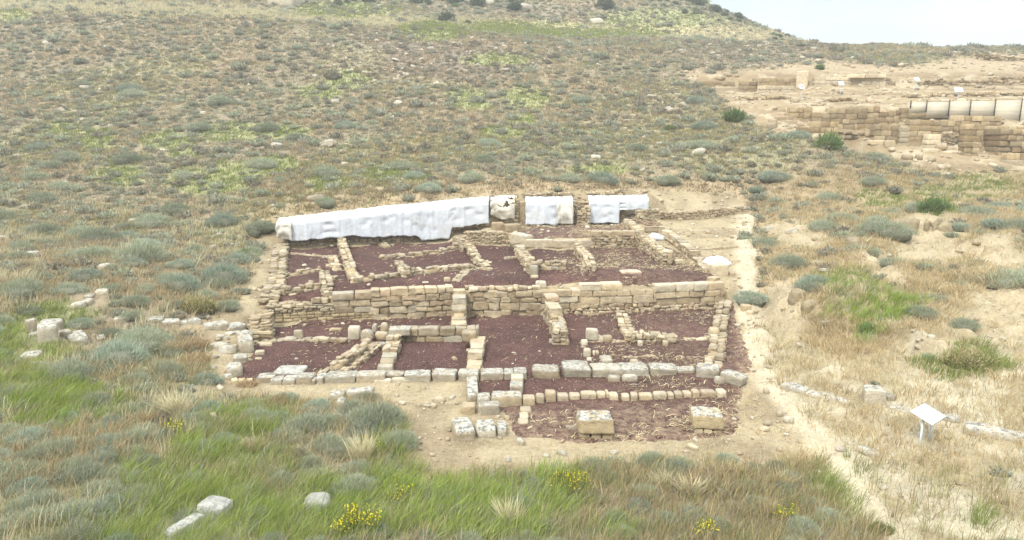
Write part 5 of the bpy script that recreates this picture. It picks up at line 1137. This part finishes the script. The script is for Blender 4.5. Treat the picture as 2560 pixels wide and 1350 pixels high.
sign('small white sign with a red panel by the grey ledge, nearest the slope', 2002,247, 1.15, .5, .55, .0, .75, False, pr=True)
sign('small white sign with a red panel before the long slab wall', 2101,238, 1.15, .5, .55, .0, .75, False, pr=True)
sign('small white sign at the start of the coursed back wall', 2290,227, 1.15, .5, .55, .0, .75, False, pr=True)
sign('small white sign above the plank fence', 2394,252, .95, .7, .55, -.1, .75, False)
# ------------------------------------------------------------------ loose rocks
def rock_mesh(n, k, ro): 
    mb = MB(); v, Q = stone_verts(2, rnd(1.3, 2), rnd(.8, 1.5), k, n, ro, .25); mb.add(v, q=Q, col=pick(PALE+GREY), a=rnd(.3, .9)); o = mb.build('r', M_STONE, None, True); me = o.data; bpy.data.objects.remove(o); return me
ROCKS = [rock_mesh(4, k, ro) for k, ro in ((3.2,.16),(4,.18),(5,.14),(3.6,.2),(6,.1),(4.4,.16))]
def put_rock(px, py, rp, label, group=None, name='rock', cat='rock', fl=1.0):
    p = at(px, py); z = float(tz(*p)); d = float(project(p[0], p[1], z)[2]); r = rp/F*d
    o = bpy.data.objects.new(name, ROCKS[int(RNG.integers(len(ROCKS)))]); C.objects.link(o); o.location = (*p, z+r*.12*fl); o.scale = (r*rnd(.85, 1.15), r*rnd(.7, 1.1), r*rnd(.6, .95)*fl); o.rotation_euler = (rnd(-.2, .2), rnd(-.2, .2), rnd(0, 6.28))
    return tag(o, label, cat, group)
for px, py, rp, lab in [(120,108,12,'squarish pale rock on the upper left slope beside an olive tuft'),(278,316,9,'bluish flat rock on the left slope below sage cushions'),(538,238,8,'white rock on the slope among sage, right of a round cushion'),(594,150,7,'white rock on the upper slope near brown scree'),(410,376,8,'pale rock just below a bright green grass patch'),(648,322,7,'pale rock on green grass of the middle slope'),(1016,186,9,'white rock alone at the lower edge of the stony patch'),(1490,56,17,'pitted grey boulder standing on the grassy bench'),(718,8,40,'wide layered grey outcrop at the top of the hill'),(1315,22,17,'grey boulder below the brown hill scar'),(1222,8,15,'pale boulder inside the evergreen thicket'),(1025,4,12,'pale boulder near the hill top by an evergreen bush'),(263,118,9,'reddish pale rock on the upper left slope'),(388,140,8,'pair-like pale rock on the upper slope'),(208,300,9,'greyish rock low among sage on the left slope'),(75,820,0,''),
   (2105,1125,13,'small grey stone with a pink stain in the straw'),(2172,1135,26,'tan rock in the straw near the track'),(2195,1125,9,'small tan rock touching a larger one in the straw'),(2045,660,15,'upright tan rock in the golden grass'),(2060,676,14,'flat tan rock below an upright one in the golden grass'),(2225,640,10,'flat white stone on the dusty bank'),(570,880,26,'large rounded grey boulder left of the tall corner block'),(547,868,22,'grey boulder beside the large rounded one'),(535,893,12,'pale grey stone alone on the sandy corner'),(533,920,12,'dark pitted stone lower on the sandy corner'),(552,845,14,'pale cobble heap topmost stone by the corner'),(575,835,12,'white cobble beside the grey foundation slab'),(565,848,10,'white cobble between two boulders by the corner'),(590,832,10,'small white cobble at the slab end'),(1430,1072,15,'white crystalline stone beside the nearer pedestal'),(1365,1140,13,'pale rubble stone on the sandy front strip'),(1535,1132,14,'flat white stone on the front strip below the pedestals'),(1405,1135,14,'blue-grey stone on the front strip'),(1300,1108,18,'flat pale stone on the sandy front below the split block'),(1270,1150,11,'pale stone at the grass edge of the front strip'),(1130,995,13,'yellowish flat stone on the sandy passage'),(1105,998,9,'second yellowish flat stone on the sandy passage'),(1070,1014,12,'grey white stone on the sandy passage'),(1725,765,0,''),(460,1335,0,''),(1600,290,0,'')]:
    if rp: put_rock(px, py, rp, lab, fl=1.0 if rp > 14 else .8)
for a, b, y, lab in [(1555,1590,290,'thin pale slab edge showing on the slope, upper one'),(1560,1588,303,'thin pale slab edge showing on the slope below another'),(1610,1630,332,'thin slab edge at the lower end of the buried steps'),(1570,1585,330,'short buried slab edge on the slope')]:
    block('buried_slab', lab, a,b,y,.18,.5, 'stone slab', pal=PALE, lich=.3, n=4, k=12)
# bedrock blocks and slabs round the sign
block('bedrock_slab', 'long white bedrock slab beside the worn track', 1945,2012,972,.16,.45, 'stone slab', lich=1.2, k=4.5, pal=PALE, yb2=986)
block('bedrock_slab', 'white bedrock slab continuing the long one to the straw', 2010,2130,990,.10,.4, 'stone slab', lich=1.0, k=4.5, pal=PALE, yb2=1010)
block('cut_block', 'squared grey block with a dark front lying on pale bedrock', 2160,2215,1012,.40,.5, lich=1.2, k=12, rough=.04)
block('bedrock_slab', 'low grey stone leaning against the squared grey block', 2214,2240,1002,.14,.3, 'stone slab', lich=.8, k=4, n=5)
block('bedrock_slab', 'large white speckled bedrock hump right of the information board', 2402,2515,1085,.22,.55, 'stone slab', lich=1.3, k=4, pal=PALE, yb2=1102)
block('bedrock_slab', 'white bedrock slab behind the information board', 2350,2400,1050,.12,.4, 'stone slab', lich=1.2, k=4, pal=PALE, yb2=1062)
block('bedrock_slab', 'white bedrock slab below the squared grey block', 2210,2290,1020,.08,.5, 'stone slab', lich=1.0, k=4, pal=PALE, yb2=1040)
block('bedrock_slab', 'pale bedrock slab reaching the frame edge', 2500,2600,1100,.14,.5, 'stone slab', lich=1.0, k=4, pal=PALE, yb2=1112)
for a_, b_, y_, h_, d_, lab in [(2222,2262,598,.55,.9,'cracked pale earth outcrop at the near end of the eroded bank'),(2262,2302,585,.75,1.0,'highest cracked earth outcrop of the eroded bank'),(2304,2322,580,.62,.8,'narrow split earth pillar in the eroded bank'),(2326,2345,578,.58,.8,'second narrow earth pillar in the eroded bank'),(2346,2388,580,.5,.9,'broad earth outcrop below the dark green bush'),(2120,2160,615,.35,.9,'low worn earth hump left of the eroded bank'),(1958,1996,760,.55,.9,'furrowed earth outcrop over the worn track'),(1994,2022,788,.5,.8,'second furrowed earth outcrop beside another over the track'),(1930,1962,735,.35,.7,'upper furrowed earth lump over the worn track'),(2440,2520,640,.45,1.6,'rounded bare earth shoulder under the round blue-grey shrub')]:
    block('earth_outcrop', lab, a_,b_,y_,h_,d_, 'earth outcrop', pal=[(.31,.255,.165),(.285,.23,.145)], lich=0, k=3.6, rough=.16, n=8, sink=.2, taper=.4)
block('flat_stone', 'flat tan slab in the dry grass above the long white bedrock', 2015,2055,898,.12,.35, 'stone slab', pal=TAN, lich=.2, n=5)
def rocks():
    x, y, z, px, py, d = field_points(60000, 14, 125, 91); zn = zones(px, py, x, y)
    p = (1-zn['exc'])*(1-zn['ruin'])*(1-zn['green'])*(.012+.22*np.clip(zn['stony'], 0, 1)*(.3+.7*sstep(.45, .6, zn['n'])))*(1-zn['lush'])*(1-zn['right']*.7)*(py < 900)*(1-zn['bench']*.9)
    p = p+.22*zn['exc']*(.3+sstep(.45, .6, zn['n']))
    k = np.nonzero(chance(p))[0]; mb = MB(); out = []
    for i in k:
        r = float(np.clip(RNG.lognormal(-1.75, .5), .07, .62))
        if d[i] < 34: r = min(r, .16)
        if zn['exc'][i] > .5: r *= .9
        out.append((r/d[i], i, r))
    out.sort(reverse=True); A = []
    for me in ROCKS[:6]:
        v = np.empty(len(me.vertices)*3); me.vertices.foreach_get('co', v); A.append(v.reshape(-1, 3))
    Vs, Qs = TM[2]; grp = 'pale limestone rocks strewn over the hillside'
    for j, (s, i, r) in enumerate(out):
        if j < 190 and -20 < px[i] < 2580 and -10 < py[i] < 1360 and zn['exc'][i] < .4:
            o = bpy.data.objects.new('hillside_rock', ROCKS[int(RNG.integers(6))]); C.objects.link(o); o.location = (x[i], y[i], z[i]+r*.1); o.scale = (r*rnd(.8, 1.2), r*rnd(.8, 1.1), r*rnd(.5, .9)); o.rotation_euler = (rnd(-.3, .3), rnd(-.3, .3), rnd(0, 6.3))
            tag(o, 'pale angular rock, one of many alike strewn on the scrub slope', 'rock', grp)
        else:
            stone(mb, (x[i], y[i], z[i]-r*.35), rnd(0, 6), r*rnd(1.2, 2.2), r*rnd(1, 1.6), r*rnd(.8, 1.4), 4, 2, .2, pick(TAN if zn['exc'][i] > .4 else PALE+GREY), .4, .3)
    # pebbles and mortar crumbs on the bare earth of the ruin and the dig
    n = 14000; X = RNG.uniform(-16, 20, n); Y = RNG.uniform(12, 46, n); Z = tz(X, Y); qx, qy, dd = project(X, Y, Z); zz = zones(qx, qy, X, Y)
    ed = np.zeros(n)
    for gp in (GR_LOW, GR_UP): ed = np.maximum(ed, (sdist(gp, qx, qy) > 8)*1.0)
    k = np.nonzero(chance((zz['ruin']*.55+zz['redge']*.12+zz['sandy']*.10+zz['bank']*.3)*(1-ed*.88)*(.25+.75*sstep(.42, .6, zz['n']))))[0]
    for i in k:
        r = float(np.clip(RNG.lognormal(-3.1, .6), .02, .16)); stone(mb, (X[i], Y[i], Z[i]-r*.3), rnd(0, 6), r*rnd(1.3, 2.4), r*rnd(1, 1.7), r*rnd(.8, 1.3), 4, 2, .2, pick(TAN+PALE), .3, .3)
    tag(mb.build('stone_scatter', M_STONE, None, True), 'small loose stones and chips scattered over bare earth and slopes', 'stones', kind='stuff')
    print('rocks', len(out), len(k))
rocks()
# ------------------------------------------------------------------ flowers and dead brush
def flower_plant(label, px, py, rp, n, hgt):
    p = at(px, py); z = float(tz(*p)); d = float(project(p[0], p[1], z)[2]); r = rp/F*d
    e = empty('yellow_flower', (*p, z), label, 'flower'); st = MB(); fl = MB()
    X = p[0]+rnd(-r, r, n); Y = p[1]+rnd(-r*.6, r*.6, n); H = hgt*rnd(.6, 1.1, n); b = np.stack([X, Y, tz(X, Y)], 1)
    tip = b+np.stack([rnd(.0, .12, n), rnd(-.05, .05, n), H], 1)
    s = np.tile(np.array([.007, 0, 0]), (n, 1)); i = np.arange(n)*4
    st.add(np.stack([b-s, b+s, tip+s, tip-s], 1).reshape(-1, 3), q=np.stack([i, i+1, i+2, i+3], 1), col=(.16, .19, .06)); st.build('stem', M_FLOWER, e)
    for t, h in zip(tip, H):
        for _ in range(6):
            c = t+np.array([rnd(-.05, .05), rnd(-.05, .05), -rnd(0, h*.5)]); u = rnd(-1, 1, 3); u /= np.linalg.norm(u); w = np.cross(u, rnd(-1, 1, 3)); w /= np.linalg.norm(w)+1e-9; q = rnd(.009, .018)
            fl.add([c-u*q, c-w*q, c+u*q, c+w*q], q=[(0, 1, 2, 3)], col=np.array((.62, .52, .04))*rnd(.8, 1.15))
    fl.build('blossom', M_FLOWER, e)
for px, py, rp, n, h, lab in [(432,1086,22,26,.38,'clump of yellow flowers beside grey sage on the left'),(900,1330,42,60,.5,'largest clump of yellow flowers at the bottom edge'),(1415,1232,46,56,.5,'broad clump of tall yellow flowers below the sandy strip'),(1005,1255,18,12,.4,'thin sprig of yellow flowers in green grass'),(1950,1305,24,24,.35,'small yellow flower clump in brown grass near the track'),(1752,1345,26,18,.35,'yellow flowers over a sage bush at the bottom edge'),(975,1262,16,9,.3,'faint yellow flowers beside the thin sprig'),(915,1140,20,10,.45,'few yellow flowers among tall pale seed heads'),(840,1345,16,12,.4,'scattered yellow flowers left of the largest clump')]:
    flower_plant(lab, px, py, rp, n, h)
def brush(label, px, py, rp, n=90, hgt=.4, col=C_PALE, name='dry_brush', fanx=.9, w=.009):
    p = at(px, py); z = float(tz(*p)); d = float(project(p[0], p[1], z)[2]); r = rp/F*d; mb = MB()
    b = np.stack([p[0]+rnd(-r*.4, r*.4, n), p[1]+rnd(-r*.25, r*.25, n), np.full(n, z)], 1); b[:, 2] = tz(b[:, 0], b[:, 1])
    v, q, t, c = blades(b, np.full(n, hgt), 2, np.full(n, .05), np.full(n, w*1.3), np.full(n, r/hgt*fanx), None, (-.1, .0), True, .15, .55, cols=palette(col, n))
    mb.add(v, q=q, t=t, col=c); tag(mb.build(name, M_STRAW), label, 'dry brush')
for px, py, rp, n, h, cl, lab in [(440,1035,58,170,.55,C_PALE,'big fan of bleached dead stalks in the green grass'),(365,1055,34,70,.35,C_TAN,'smaller tan dead stalks left of the bleached fan'),(450,880,55,120,.4,C_RED[1:]+C_TAN,'heap of tangled reddish dead stalks under the grey slabs'),(1275,1310,46,80,.5,C_PALE,'pale bare dead stalks rising from green grass at the bottom'),(1730,1235,48,100,.35,C_PALE,'fan of dead stalks right of a sage bush in brown grass'),(1830,1185,55,110,.28,C_TAN,'long low sweep of dead stalks below the pedestals'),(1660,1215,36,80,.3,C_PALE,'pinkish dry stalks left of a sage bush in brown grass'),(1950,1215,46,90,.35,C_TAN,'dead stalks among brown grass by the yellow-green bush'),(1920,1290,30,50,.4,C_TAN,'loose dead stalks over the single sage tuft'),(905,1150,46,120,.6,C_PALE,'tall pale seed heads in the middle of the sage mass'),(2230,815,36,60,.3,C_PALE,'bleached stalks arching over the golden bank'),(2150,735,18,40,.4,C_PALE,'white dry tuft on the green patch of the bank'),(620,1000,40,80,.25,C_TAN,'dry stalks along the lower edge of the ruin corner'),(620,600,40,80,.25,C_TAN,'dry straw heap near the sheeting end'),(1645,985,26,0,.1,C_PALE,''),(640,1130,40,60,.3,C_RED,'brown dead brush in the green and sage mix'),(1180,1140,0,0,0,0,'')]:
    if n: brush(lab, px, py, rp, n, h, cl)
